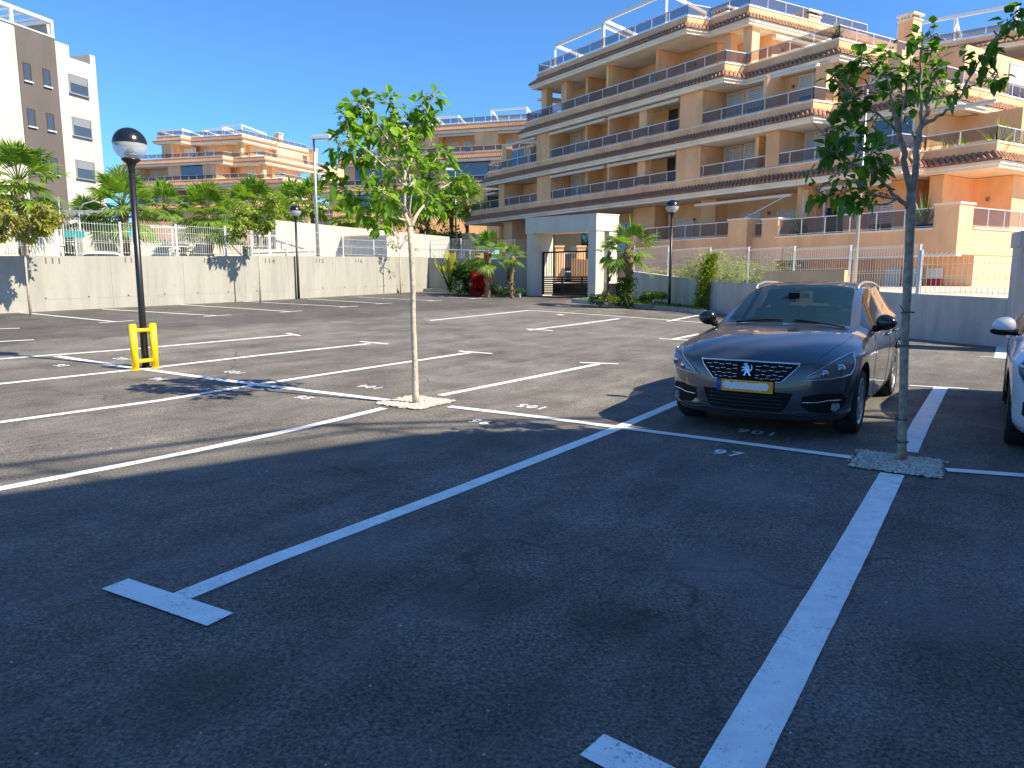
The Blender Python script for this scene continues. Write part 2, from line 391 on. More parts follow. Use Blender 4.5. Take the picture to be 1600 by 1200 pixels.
# raised street beyond the left wall and the garden slope beyond the right wall
WL = [Vector((-40,-2)), Vector((-24,9.9)), Vector((-15.14,21.46)), Vector((-9.7,29.6)), Vector((-4.45,38.95))]
WLz = [gz(p.x,p.y) for p in WL]
def poly_sheet(name, poly, z, mat, kind='structure'):
    b = MB(); b.add([(p[0], p[1], p[2] if len(p) > 2 else z) for p in poly], [tuple(range(len(poly)))])
    return tag(b.build(name, mat), kind=kind)
WCt = [1.5, 1.85, 2.19, 2.45, 2.70]       # wall top heights at the corners
GL = Vector((.72,35.65)); GR = Vector((3.78,33.06)); PD = Vector((.86,.51))
st = MB()
far = [Vector((-300,-2)), Vector((-300,60)), Vector((-120,200)), Vector((40,260)), Vector((30,90))]
pts = [(p.x+.05*0-.1, p.y+.1, z-.95) for p, z in zip(WL, WCt)] + [(.9+.5,36.4,1.35),(30,90,4.0),(40,260,6.5),(-120,200,6.5),(-300,60,3.0),(-300,-2,1.2)]
import mathutils
tri = geometry.tessellate_polygon([[Vector(p) for p in pts]])
st.add(pts, [t for t in tri]); tag(st.build('street', M['street']), kind='structure')
# ================= concrete walls and mesh fences =================
def wall_run(b, pts, tops, bases, th, side=1):   # polyline wall; thickness goes to 'side'
    P2 = [Vector(p[:2]) for p in pts]; off = []
    for i, p in enumerate(P2):
        d = (P2[min(i+1,len(P2)-1)]-P2[max(i-1,0)]).normalized(); off.append(p+Vector((-d.y, d.x))*th*side)
    for i in range(len(P2)-1):
        a, c, d, e = P2[i], P2[i+1], off[i+1], off[i]
        b.prism([a,c,d,e] if side > 0 else [e,d,c,a], [bases[i],bases[i+1],bases[i+1],bases[i]] if side > 0 else [bases[i],bases[i+1],bases[i+1],bases[i]], [tops[i],tops[i+1],tops[i+1],tops[i]])
b = MB(); wall_run(b, WL, WCt, [z-.3 for z in WLz], .28, 1)
lw = b.build('concrete_wall', M['concrete']); tag(lw, 'long pale sunlit concrete retaining wall carrying the bay numbers', 'wall')
# formwork joints, tie holes, numbers painted on it
def on_wall(i, t, z, off=.003):
    a, c = WL[i], WL[i+1]; p = a+(c-a)*t; d = (c-a).normalized(); nrm = Vector((d.y, -d.x))
    q = p+nrm*off; return Vector((q.x, q.y, z)), Vector((d.x, d.y, 0)), Vector((nrm.x, nrm.y, 0))
jn = MB(); hole = MB()
def wall_s(px, py):           # pixel -> (segment, t, z) on the left wall face
    d = ray(px, py)
    for i in range(len(WL)-1):
        a, c = WL[i], WL[i+1]; e = c-a; den = d.x*(-e.y)+e.x*d.y
        if abs(den) < 1e-6: continue
        t = (a.x*(-e.y)+e.x*a.y)/den; s_ = (d.x*a.y-d.y*a.x)/den
        if 0 <= s_ <= 1 and t > 0: return i, s_, CAM_H+d.z*t
    return None
for i in range(1, 4):
    ln = (WL[i+1]-WL[i]).length; k = int(ln/2.7)
    for j in range(k+1):
        t = (j+.3)/(k+.8); zb = WLz[i]+(WLz[i+1]-WLz[i])*t; zt = WCt[i]+(WCt[i+1]-WCt[i])*t
        p, dd, nn = on_wall(i, t, 0, -.002); wj = .006
        jn.hexa([p+dd*sx*wj+nn*sy+Vector((0,0,z)) for z in (zb-.1, zt+.001) for sx, sy in ((-1,0),(1,0),(1,.007),(-1,.007))])
        for tt in (.2,.7):
            t2 = (j+.3+tt)/(k+.8)
            if t2 < 1:
                z2 = WLz[i]+(WLz[i+1]-WLz[i])*t2+.40
                p, dd, nn = on_wall(i, t2, z2, -.004)
                hole.tube([p, p+nn*.008], .028, 8)
    for q in range(24):        # horizontal pour line
        t0, t1 = q/24, (q+1)/24
        if (q*7+i) % 9 < 7:
            p, dd, nn = on_wall(i, t0, WLz[i]+(WLz[i+1]-WLz[i])*t0+.36); p2, _, _ = on_wall(i, t1, WLz[i]+(WLz[i+1]-WLz[i])*t1+.36)
            jn.bar(p-nn*.003, p2-nn*.003, .008, .007)
jn.build('joint', simple('formwork_joint', (.30,.25,.19), .9), lw); hole.build('tie_hole', M['dark'], lw)  # joints and pour lines are thin strips in a browner tone
wn = MB()
for s, px, py in (('111',82,408),('112',205,407),('113',327,407.5),('114',421,408),('115',499,408),('116',560,408)):
    r = wall_s(px, py)
    if r:
        p, dd, nn = on_wall(*r); vs, fs = text_mesh(s, .26)
        wn.add([p+dd*v.x*1.2+Vector((0,0,v.y)) for v in vs], fs)
wn.build('number_lettering', simple('stencil_brown', (.13,.11,.09), .8), lw)
# return wall up to the gate, right wall, tall wall stub
b = MB(); g0 = WL[-1]; g1 = GL+Vector((.05,.25))
wall_run(b, [g0, g1], [2.66,2.45], [.5,.4], .25, 1)
rw0 = b.build('concrete_wall', M['concrete']); tag(rw0, 'short concrete wall behind the red bush left of the gate', 'wall')
WR = [Vector((5.15,31.6)), Vector((6.91,26.12)), Vector((9.59,17.43)), Vector((10.75,15.4)), Vector((14.2,9.0))]
WRt = [1.86, 1.47, 1.17, 1.10, 1.05]
b = MB(); wall_run(b, WR, WRt, [-.3]*5, .25, 1)
rw = b.build('concrete_wall', M['concrete2']); tag(rw, 'low shaded grey concrete wall behind the dark car', 'wall')
b = MB(); b.box(0,1.0,0,.9,-.2,2.15); b.box(-.04,1.04,-.04,.94,2.15,2.45)
tw = b.build('concrete_pillar', M['concrete2'], loc=(10.02,14.45,0)); tw.rotation_euler.z = R(-25)
tag(tw, 'tall dark concrete pillar at the right end of the shaded wall', 'pillar')

def fence(a, c, za, zc, h, n, name_label, group='white mesh fences on the concrete walls', step=.085, bend=Vector((0,0,0)), drop0=0):
    """welded mesh fence between two points: posts and panels"""
    root = empty('mesh_fence', (a.x, a.y, za)); tag(root, name_label, 'fence', group)
    d = c-a; ln = d.length; u = d/ln; 
    def P(s, z): 
        t = s/ln; return Vector((u.x*s, u.y*s, (zc-za)*t+z))
    nrm = Vector((-u.y, u.x, 0))
    for i in range(n+1):
        s = ln*i/n
        m = MB(); m.bar(P(s,0), P(s,h+.03), .05, .06); m.box(-.06,.06,-.06,.06,0,.012,Matrix.Translation(P(s,0))); m.build('post', M['fence'], root)
    for i in range(n):
        s0 = ln*i/n+.035; s1 = ln*(i+1)/n-.035; m = MB()
        z0 = P((s0+s1)/2, 0).z
        k = int((s1-s0)/step)
        for j in range(k+1):
            s = s0+(s1-s0)*j/k; p = P(s,0); p.z = 0
            bt = p+Vector((0,0,z0+.04)); tp = p+Vector((0,0,z0+h-.08))
            m.tube([bt, tp, p+bend+Vector((0,0,z0+h))], .0062, 3, cap=False)
        for f in (.08,.40,.72,.95):
            p = P(s0,0); q = P(s1,0); p.z = q.z = z0+h*f
            m.tube([p, q], .006, 3, cap=False)
            if f in (.40,): m.tube([p+Vector((0,0,.06))+nrm*.02, q+Vector((0,0,.06))+nrm*.02], .004, 3, cap=False)
        m.build('mesh_panel', M['fence'], root)
    return root
def seg(P, i): return P[i], P[i+1]
off = Vector((-.1,.08))
a = WL[1]+off; c = WL[2]+off; m0 = WL[2]+(WL[3]-WL[2])*.18+off
def wt(t, i): return WCt[i]+(WCt[i+1]-WCt[i])*t
fence(WL[2]+(WL[1]-WL[2])*.35+off, m0, wt(.65,1), wt(.18,2), .80, 3, 'lower white mesh fence at the far left end of the pale wall')
fence(m0+Vector((.03,.045)), WL[3]+off, wt(.18,2), WCt[3], 1.10, 4, 'white mesh fence on the pale wall behind the near lamp post')
fence(WL[3]+off+Vector((.03,.05)), WL[4]+off, WCt[3], WCt[4], 1.06, 5, 'white mesh fence on the pale wall between the bay number 115 and the wall corner')
fence(WL[4]+Vector((.1,.1)), g1+Vector((.05,.1)), 2.66, 2.45, 1.0, 3, 'white mesh fence behind the garden bed left of the gate')
offr = Vector((.12,.05)); bn = Vector((.12,.04,0))
fence(WR[0]+offr, WR[1]+offr, WRt[0], WRt[1], 1.10, 2, 'white mesh fence behind the fan palm right of the gate', bend=bn)
fence(WR[1]+offr+Vector((.02,-.06)), WR[2]+offr, WRt[1], WRt[2], 1.14, 4, 'white mesh fence with yellow green climbers above the dark car', bend=bn)
fence(WR[2]+offr+Vector((.02,-.06)), WR[3]+offr+Vector((-.08,.1)), WRt[2], WRt[3], 1.0, 1, 'white mesh fence between the staked tree and the tall concrete pillar', step=.11, bend=bn)

# ================= gate portal =================
gzl = gz(GL.x, GL.y); e1 = (GR-GL); WG = e1.length; e1 = e1/WG
pr = empty('gate_portal', (GL.x, GL.y, gzl)); tag(pr, 'square pale concrete portal standing over the sliding entrance gate', 'gateway')
PM = Matrix(((e1.x, PD.x, 0, 0),(e1.y, PD.y, 0, 0),(0,0,1,0),(0,0,0,1)))
H0 = 3.68; DP = 1.2
m = MB(); m.box(0,.34,0,DP,-.5,H0-.72,PM); m.build('post', M['portalconc'], pr)
m = MB(); m.box(WG-.42,WG,0,.46,-.5,H0-.72,PM); m.build('post', M['portalconc'], pr)
m = MB(); m.box(WG-.42,WG,.74,DP,-.5,H0-.72,PM); m.box(WG-.42,WG-.36,.46,.74,-.5,H0-.72,PM); m.build('post', M['portalconc'], pr)
m = MB(); m.box(-.04,WG+.04,-.05,DP+.03,H0-.72,H0-.02,PM); m.box(-.06,WG+.06,-.07,DP+.05,H0-.02,H0+.03,PM); m.build('lintel', M['portalconc'], pr)
gt = empty('entrance_gate', (GL.x, GL.y, gzl)); tag(gt, 'black metal entrance gate with slatted lower half inside the concrete portal', 'gate')
m = MB(); Hs = 2.12; q = .55; x0 = .36; x1 = WG-.44
for xx in (x0, x1-.07): m.box(xx,xx+.07,q,q+.07,.06,Hs,PM)
m.box(x0,x1,q,q+.07,Hs-.08,Hs,PM); m.box(x0+.08,x1-.08,q+.01,q+.06,.86,.93,PM); m.box(x0+.08,x1-.08,q+.01,q+.06,.06,.12,PM)
for f in (.36,.72): m.box(x0+(x1-x0)*f,x0+(x1-x0)*f+.05,q+.005,q+.065,.12,.86,PM)
m.build('frame', M['black'], gt)
m = MB()
for i in range(7): m.box(x0+.07,x1-.07,q+.02,q+.045,.14+i*.104,.14+i*.104+.062,PM)
m.build('slat', M['black'], gt)
m = MB(); k = 22
for i in range(k): 
    xx = x0+.1+(x1-x0-.2)*i/(k-1); m.box(xx-.009,xx+.009,q+.025,q+.043,.93,Hs-.08,PM)
m.build('bar', M['black'], gt)

# ================= globe lamps =================
def globe_lamp(base, label, H=3.62, group='black post lamps with half black globes'):
    r = empty('street_lamp', base); tag(r, label, 'lamp post', group)
    m = MB(); m.tube([(0,0,0),(0,0,.9),(0,0,H-.52)], [.056,.050,.045], 14)
    m.lathe([(0,.02),(.10,.02),(.10,.0)], n=14); m.build('pole', M['black'], r)
    m = MB(); m.lathe([(.05,H-.60),(.055,H-.52),(.075,H-.47),(.13,H-.43),(.135,H-.405),(.0,H-.405)], n=20); m.build('neck', M['black'], r)
    Rg = .245; cz = H-.19
    m = MB(); m.lathe([(Rg*math.cos(a), cz+Rg*math.sin(a)) for a in [i*math.pi/24 for i in range(0,13)]], n=32); m.lathe([(Rg,cz),(Rg-.012,cz),(Rg-.012,cz+.01)], n=32); m.build('cap', M['capblack'], r)
    m = MB(); m.lathe([(Rg*math.cos(a), cz+Rg*math.sin(a)) for a in [-math.pi/2+i*math.pi/24 for i in range(3,13)]], n=32); m.build('globe', M['globe'], r)
    m = MB(); m.lathe([(.10,cz-.16),(.06,cz-.10),(.035,cz-.06),(.035,cz+.0),(.05,cz+.05),(0,cz+.07)], n=14); m.lathe([(.03,cz+.02),(.15,cz+.02),(.17,cz-.01),(.15,cz-.015)], n=18); m.build('bulb_holder', M['alu'], r)
    return r
M['capblack'] = simple('glossy_black_plastic', (.010,.011,.014), .22, spec=.6)
M['globe'] = glass_mat('clear_globe', (.72,.72,.70), .50, .08)
l1 = gp(228,575); globe_lamp(l1, 'nearest black globe lamp post standing behind the yellow guard frame', 3.62)
l2 = gp(467,467); globe_lamp(l2, 'black globe lamp post in front of the long pale wall', 3.8)
l3 = gp(1043,485)+Vector((.25,.9,.12)); globe_lamp(l3, 'black globe lamp post in the planting bed right of the gate', 3.86)
# yellow guard
g = empty('barrier_frame', (0,0,0)); tag(g, 'bright yellow tubular guard frame protecting the lamp post foot', 'barrier')
ga = gp(212,578); gb = gp(243,574.5)
gm = (ga+gb)/2; g.location = gm; hw = (Vector((gb.x,gb.y,0))-Vector((ga.x,ga.y,0)))/2
for s in (-1, 1):
    m = MB(); p = hw*s; m.tube([p, p+Vector((0,0,.70))], .053, 16); m.tube([p+Vector((0,0,.70)), p+Vector((0,0,.712))], [.053,.045], 16); m.lathe([(0,.012),(.085,.012),(.085,0)], c=p, n=16); m.build('post', M['yellow'], g)
for z in (.13, .61):
    m = MB(); m.tube([-hw*.9+Vector((0,0,z)), hw*.9+Vector((0,0,z))], .03, 12); m.build('rail', M['yellow'], g)

# tall street lights
def street_light(base, H, dirx, label, arm=.5, rad=.07):
    r = empty('street_light', base); tag(r, label, 'street light', 'tall grey street lights')
    m = MB(); m.tube([(0,0,0),(0,0,H*.5),(0,0,H)], [rad*1.3,rad,rad*.7], 10); m.box(-.2,.2,-.2,.2,0,.03); m.build('pole', M['steel'], r)
    if arm:
        d = Vector((dirx[0], dirx[1], 0)).normalized(); a = math.atan2(d.y, d.x); T_ = Matrix.Translation((0,0,H)) @ Matrix.Rotation(a, 4, 'Z')
        m = MB(); m.box(-.08,.85,-.17,.17,-.02,.10,T_); m.box(-.02,.8,-.13,.13,.10,.17,T_); m.build('lantern', M['alu'], r)
    return r
p = atY(497, 401, 34.5); street_light((p.x,p.y,1.7), atY(484,217,34.5).z-1.7, (1,-.2), 'tall street light with flat lantern left of the nearest young tree')
p = atY(712, 340, 62); street_light((p.x,p.y,2.4), atY(707,266,62).z-2.4, (-1,-.1), 'small distant street light right of the bright young tree')
p = atY(1335, 440, 21.5); street_light((p.x,p.y,.5), atY(1350,140,21.5).z-.5, (1,0), 'plain pale pole standing behind the staked tree', arm=0, rad=.045)
# ================= apartment blocks =================
class Frame:
    def __init__(s, O, a, b): s.O = Vector(O); s.a = Vector(a); s.b = Vector(b)
    def __call__(s, u, q, z): return Vector((s.O.x+s.a.x*u+s.b.x*q, s.O.y+s.a.y*u+s.b.y*q, z))
    def box(s, m, u0, u1, q0, q1, z0, z1):
        m.hexa([s(u0,q0,z0),s(u1,q0,z0),s(u1,q1,z0),s(u0,q1,z0),s(u0,q0,z1),s(u1,q0,z1),s(u1,q1,z1),s(u0,q1,z1)])
def offset_poly(pts, d):        # open polyline in (s,q): offset outward (to smaller q / larger s)
    out = []
    for i, p in enumerate(pts):
        n = []
        for a, b in ((i-1,i),(i,i+1)):
            if 0 <= a and b < len(pts):
                e = (Vector(pts[b])-Vector(pts[a])).normalized(); n.append(Vector((e.y,-e.x)))
        if len(n) == 2:
            bis = n[0]+n[1]
            bis = bis/ max(.3, bis.length_squared/2)
            out.append(Vector(p)+bis*d)
        else: out.append(Vector(p)+n[0]*d)
    return out
def ribbon(m, F, A, B, zA, zB):
    for i in range(len(A)-1):
        m.add([F(*A[i],zA),F(*A[i+1],zA),F(*B[i+1],zB),F(*B[i],zB)], [(0,1,2,3)])
def band(F, root, pts, z, parapet=1.0, th=.18, tiles=True, rail=.6, glass=True, depth=None, postgap=1.3, parmat=None):
    """projecting slab edge: moulded cream fascia, roman-tile skirt, plain parapet, coping and glass railing.
    pts = outer line of the parapet in (s,q), left to right."""
    o = lambda d: offset_poly(pts, d)
    m = MB(); A0, A1, A2 = o(.02), o(.26), o(.34)
    ribbon(m, F, A0, A1, z, z); ribbon(m, F, A1, A1, z, z+.10); ribbon(m, F, A1, A2, z+.10, z+.14); ribbon(m, F, A2, A2, z+.14, z+.27); ribbon(m, F, A2, o(-.05), z+.27, z+.30)
    m.build('fascia', M['cream'], root)
    if tiles:
        m = MB(); O1, O0 = o(.42), o(.0)
        for i in range(len(pts)-1):
            a, b_ = F(*O1[i],0), F(*O1[i+1],0); a2, b2 = F(*O0[i],0), F(*O0[i+1],0)
            ln = (b_-a).length; k = max(1, int(ln/.235))
            for j in range(k):
                t0, t1 = j/k, (j+1)/k; c = a.lerp(b_, (t0+t1)/2); c2 = a2.lerp(b2, (t0+t1)/2); e = (b_-a).normalized()*.5*ln/k
                jz = rnd.uniform(-.012,.012); L_ = []
                for (P_, zz, g) in ((c, z+.27+jz, 1.0), (c2, z+.60+jz, .92)):
                    for an in (0, 45, 90, 135, 180):
                        L_.append(P_+e*g*math.cos(R(an))*.98+Vector((0,0,zz+math.sin(R(an))*.11)))
                m.add(L_, [(q_, q_+1, q_+6, q_+5) for q_ in range(4)]+[(4,3,2,1,0)])
        # dark under-bed closing the tile row
        ribbon(m, F, o(.36), o(.02), z+.275, z+.57)
        m.build('tile_row', M['tile'], root)
    m = MB(); I = o(-th)
    ribbon(m, F, o(0), o(0), z+.28, z+parapet); ribbon(m, F, I, I, z+parapet, z+.2)
    m.build('parapet', parmat or M['peach2'], root)
    m = MB(); C0, C1 = o(.03), o(-th-.03); ribbon(m, F, C0, C0, z+parapet-.003, z+parapet+.05); ribbon(m, F, C0, C1, z+parapet+.05, z+parapet+.05); ribbon(m, F, C1, C1, z+parapet+.05, z+parapet)
    ribbon(m, F, C0, C1, z+parapet-.003, z+parapet-.003)
    m.build('coping', M['cream'], root)
    if rail: railing(F, root, o(-th/2), z+parapet+.05, rail, postgap)
def railing(F, root, C, z, h, gap=1.1, gl=True):
    m = MB(); g = MB()
    for i in range(len(C)-1):
        a, b_ = F(*C[i],z), F(*C[i+1],z); ln = (b_-a).length
        if ln < .15: continue
        k = max(1, round(ln/gap)); up = Vector((0,0,1))
        m.bar(a+up*h, b_+up*h, .05, .035); m.bar(a+up*.06, b_+up*.06, .03, .02)
        for j in range(k+1):
            p = a.lerp(b_, j/k); m.bar(p, p+up*h, .028, .028, Vector((1,0,0)))
        if gl:
            for j in range(k):
                p = a.lerp(b_, (j+.03)/k); q = a.lerp(b_, (j+.97)/k); g.bar(p+up*(.06+h/2+.015), q+up*(.06+h/2+.015), .012, h-.12)
    r = m.build('railing', M['alu'], root)
    if gl and g.v: g.build('glass_panel', M['railglass'], r)
def window(F, root, u, q, z, w_, h, face='front', kind='shutter', name='window'):
    """framed opening mounted proud of a wall. face 'front' looks along -q, 'side' looks along +s"""
    def B(m, a0, a1, d0, d1, z0, z1):
        if face == 'front': F.box(m, u+a0, u+a1, q-d1, q-d0, z0, z1)
        else: F.box(m, u+d0, u+d1, q+a0, q+a1, z0, z1)
    m = MB(); f = .06
    B(m,0,f,0,.07,z,z+h); B(m,w_-f,w_,0,.07,z,z+h); B(m,f,w_-f,0,.07,z+h-f,z+h); B(m,f,w_-f,0,.07,z,z+f)
    if w_ > .9: B(m,w_/2-.03,w_/2+.03,.0,.06,z+f,z+h-f)
    fr = m.build(name, M['white'], root)
    m = MB()
    if kind == 'shutter':
        k = int((h-2*f)/.09)
        for i in range(k): B(m,f,w_-f,.012,.045,z+f+i*.09,z+f+i*.09+.07)
        m.build('shutter', M['shutter'], fr)
    elif kind == 'half':
        k = int((h-2*f)*.5/.09)
        for i in range(k): B(m,f,w_-f,.012,.045,z+h-f-(i+1)*.09,z+h-f-(i+1)*.09+.07)
        m.build('shutter', M['shutter'], fr); m = MB(); B(m,f,w_-f,.004,.02,z+f,z+h-f); m.build('pane', M['glass'], fr)
    elif kind == 'louver':
        for a0, a1 in ((f,w_/2-.03),(w_/2+.03,w_-f)):
            k = int((h-2*f)/.075)
            for i in range(k): B(m,a0,a1,.012,.05,z+f+i*.075,z+f+i*.075+.055)
        m.build('shutter', M['shutter'], fr)
    else:
        B(m,f,w_-f,.004,.02,z+f,z+h-f); m.build('pane', M['glass'], fr)
    return fr
def wallbox(F, root, u0, u1, q0, q1, z0, z1, mat='peach', name='wall'):
    m = MB(); F.box(m, u0, u1, q0, q1, z0, z1); return m.build(name, M[mat], root)
def sconce(F, root, u, q, z, side=False):
    m = MB(); p = F(u, q-.07, z) if not side else F(u+.07, q, z); m.lathe([(.0,-.09),(.06,-.05),(.08,.06),(.05,.08),(0,.08)], c=p, n=8); m.build('wall_light', M['tile'], root)
def awning(F, root, u0, u1, q, z):
    m = MB(); F.box(m, u0, u1, q-.08, q+.10, z, z+.13); F.box(m, u0+.02, u1-.02, q-.13, q-.08, z-.04, z+.04); m.build('awning', M['awning'], root)

# ---- main block ----
F1 = Frame((.9,52.7), (.567,-.824), (.86,.51))
bl = empty('apartment_building', F1(10,6,0)); bl_loc = bl.location.copy()
tag(bl, 'large peach terraced apartment block with tiled balcony bands filling the upper right', 'building')
class Shift(Frame):             # children are stored relative to the block's base point
    def __init__(s, F, loc): s.F = F; s.loc = Vector(loc); 
    def __call__(s, u, q, z): return s.F(u,q,z)-s.loc
    def box(s, m, u0, u1, q0, q1, z0, z1): Frame.box(s, m, u0, u1, q0, q1, z0, z1)
F = Shift(F1, bl.location)
Z0, Z1, Z2, Z3 = 5.82, 8.52, 11.32, 14.32
OUT = {0: [(-7.4,0),(26.6,0),(26.75,1.5),(29.45,1.5),(29.6,16)],
       1: [(-5.0,0),(22.45,0),(22.6,1.6),(27.3,1.6),(27.45,16)],
       2: [(0,0),(17.35,0),(17.5,1.35),(22.6,1.35),(22.8,14)],
       3: [(1.4,0),(14.75,0),(14.95,1.45),(17.45,1.45),(17.65,11)]}
ZB = [Z0,Z1,Z2,Z3]
for lv in range(4):
    band(F, bl, [(OUT[lv][0][0], 12)]+OUT[lv], ZB[lv], parapet={0:.98,1:.98,2:1.0,3:.95}[lv], rail=.6)
    # slab (soffit + floor)
    o = offset_poly(OUT[lv], -.1); x0 = OUT[lv][0][0]+.1
    poly = [(x0,14)]+[(x0,.1)]+[tuple(p) for p in o[1:]]+[(o[-1].x,14)]
    m = MB(); pts = [F(*p,0) for p in poly]; m.prism([(p.x,p.y) for p in pts], ZB[lv]+.02-bl_loc.z, ZB[lv]+.30-bl_loc.z); m.build('slab', M['soffit'], bl)
def floor(zf, zt, segs, q0=0.0, back=2.3, zsill=None):
    """segs: list of (kind, s0, s1, extras)"""
    for sgm in segs:
        k, a, c = sgm[:3]
        if k == 'solid': wallbox(F, bl, a, c, q0+.03, q0+back+.4, zf, zt, 'peach2')
        else:
            wallbox(F, bl, a-.05, c+.05, q0+back, q0+back+.3, zf, zt, 'peach')
            for e in sgm[3:]:
                t = e[0]
                if t == 'win': window(F, bl, e[1], q0+back, zf+(e[4] if len(e) > 4 else .35), e[2], (e[5] if len(e) > 5 else 2.05), kind=e[3])
                elif t == 'part': wallbox(F, bl, e[1], e[1]+.16, q0+.15, q0+back, zf, zt, 'peach2')
                elif t == 'col': wallbox(F, bl, e[1], e[1]+.6, q0+.12, q0+.62, zf, zt, 'peach', 'column')
                elif t == 'awn': awning(F, bl, e[1], e[2], q0+.02, zt-.22)
                elif t == 'bay': # projecting return wall in the recess (a nib) with louvre shutters
                    wallbox(F, bl, e[1], e[2], q0+back-e[3], q0+back, zf, zt, 'peach')
                elif t == 'light': sconce(F, bl, e[1], q0+back, zf+2.0)
                elif t == 'dark': wallbox(F, bl, e[1], e[2], q0+back-.02, q0+back+.1, zf+.3, zf+2.4, 'dark', 'doorway')
# floor A (top)
zf = Z2+.3; zt = Z3
wallbox(F, bl, 2.2, 14.7, 2.3, 10, zf, zt); wallbox(F, bl, 14.7, 17.2, 3.6, 10, zf, zt)
for u in (1.45, 3.6): wallbox(F, bl, u, u+.55, .35, .85, zf, zt, 'peach2', 'column')
for u in (8.2,): wallbox(F, bl, u, u+.16, .2, 2.3, zf, zt, 'peach')
wallbox(F, bl, 12.0, 12.16, .5, 2.3, zf, zt, 'peach2')
wallbox(F, bl, 15.6, 16.15, 1.7, 2.2, zf, zt, 'peach2', 'column'); wallbox(F, bl, 16.95, 17.5, 1.7, 2.25, zf, zt, 'peach', 'column')
for u, w_ in ((3.6,1.3),(7.6,1.0),(10.0,1.5)): window(F, bl, u-.6, 2.3, zf+.3, w_, 2.0, kind='shutter')
wallbox(F, bl, 5.4, 5.6, .9, 2.3, zf, zt, 'peach2')
for u in (5.9, 9.4, 13.2): sconce(F, bl, u, 2.3, zf+1.9)
# floor A right-hand side (set back behind wide terrace)
window(F, bl, 17.2, 5.3, zf+.3, 1.7, 2.0, 'side', 'half'); sconce(F, bl, 17.2, 4.4, zf+2, True)
m = MB(); F.box(m, 17.45, 17.75, 3.2, 8.5, zt-.35, zt-.2); m.build('awning', M['awning'], bl)
# floor B
zf = Z1+.3; zt = Z2
floor(zf, zt, [('rec',-4.9,1.35,('win',-4.3,1.9,'glass'),('win',-1.7,1.9,'glass'),('col',-3.1),('awn',-2.4,1.3)),
  ('solid',1.35,2.8),
  ('rec',2.8,14.4,('win',2.95,1.1,'louver'),('win',4.35,1.3,'half'),('part',8.45),('col',11.2),('bay',5.9,6.1,1.2),('dark',11.9,12.6),('awn',2.9,8.4),('awn',8.7,14.3),('win',13.6,.75,'shutter'),('light',5.7),('light',13.1)),
  ('solid',14.4,15.95),
  ('rec',15.95,22.2,('win',16.1,1.1,'louver'),('win',17.4,1.7,'half'),('bay',19.4,19.6,1.3),('win',20.4,1.5,'half'),('light',19.2),('light',20.1))], back=1.7)
wallbox(F, bl, 22.1, 27.0, 3.4, 12, zf, zt); window(F, bl, 22.9, 3.4, zf+.3, 1.9, 2.0, kind='half'); awning(F, bl, 19.8, 22.3, .4, zt-.22)
wallbox(F, bl, 21.85, 22.4, .9, 1.4, zf, zt, 'peach', 'column'); wallbox(F, bl, 24.6, 25.2, 1.9, 2.5, zf, zt, 'peach', 'column')
sconce(F, bl, 27.0, 5.5, zf+1.9, True); window(F, bl, 27.0, 7, zf+.3, 2, 2.0, 'side', 'half')
# floor C
zf = Z0+.3; zt = Z1
floor(zf, zt, [('rec',-8.2,-3.4,('dark',-7.6,-5.6),('light',-4.6)),('solid',-3.4,-2.65),('rec',-2.65,1.4,('dark',.3,1.2),('light',-.2)),
  ('solid',1.4,2.95),
  ('rec',2.95,14.25,('win',3.1,1.1,'louver'),('win',4.5,1.3,'shutter'),('part',8.5),('col',11.15),('bay',6.0,6.2,1.2),('dark',11.9,12.5),('awn',3.0,8.4),('awn',8.7,14.2),('win',12.95,.7,'shutter'),('win',13.75,.4,'shutter'),('light',5.85),('light',12.75)),
  ('solid',14.25,15.95),
  ('rec',15.95,20.0,('win',16.1,1.1,'louver'),('win',17.35,1.4,'half'),('bay',19.0,19.2,1.2),('light',19.6)),
  ('solid',20.0,20.75),
  ('rec',20.75,26.4,('win',20.9,1.1,'louver'),('win',22.1,1.6,'half'),('win',24.3,1.8,'glass'),('light',24.0))], back=1.7)
for x0, w1 in ((6.6,.45),(7.5,.45)): # two dark pictures on the balcony wall
    m = MB(); F.box(m, x0, x0+w1, 1.95, 1.99, zf+.9, zf+1.7); m.build('wall_picture', M['dark'], bl)
wallbox(F, bl, 26.3, 29.0, 4.2, 12, zf, zt); wallbox(F, bl, 26.4, 26.55, 1.9, 4.2, zf, zt)
sconce(F, bl, 29.0, 5.2, zf+1.9, True); window(F, bl, 29.0, 6.2, zf+.3, 1.5, 2.0, 'side', 'half'); awning(F, bl, 26.9, 29.3, 1.52, zt-.2)
# ground floor
zf = 2.9; zt = Z0
wallbox(F, bl, -8.0, 12.0, 3.0, 10, 1.2, zt, 'peach'); wallbox(F, bl, 11.9, 26.0, 1.9, 10, 1.2, zt, 'peach'); wallbox(F, bl, 26.0, 28.9, 4.2, 10, 1.2, zt, 'peach')
for u in (-3.3,): wallbox(F, bl, u, u+1.1, .4, 1.5, 2.0, zt, 'peach2', 'column')
wallbox(F, bl, -8.2, -4.9, .3, .45, 3.6, 5.1, 'white', 'privacy_screen')
wallbox(F, bl, -2.0, -.6, 2.9, 3.02, 3.0, 5.3, 'dark', 'doorway')
wallbox(F, bl, 9.7, 11.5, 1.2, 3.1, 1.2, zt, 'peach2'); wallbox(F, bl, 15.2, 16.2, 1.0, 2.0, 1.2, zt, 'peach')
for u, w_, k in ((12.6,1.3,'shutter'),(14.3,1.5,'half'),(17.2,1.2,'half'),(19.4,2.2,'half'),(22.0,1.4,'glass'),(24.2,1.2,'half')): window(F, bl, u, 1.9, 2.9, w_, 2.05, kind=k)
for u in (13.95, 18.9): sconce(F, bl, u, 1.9, 4.9)
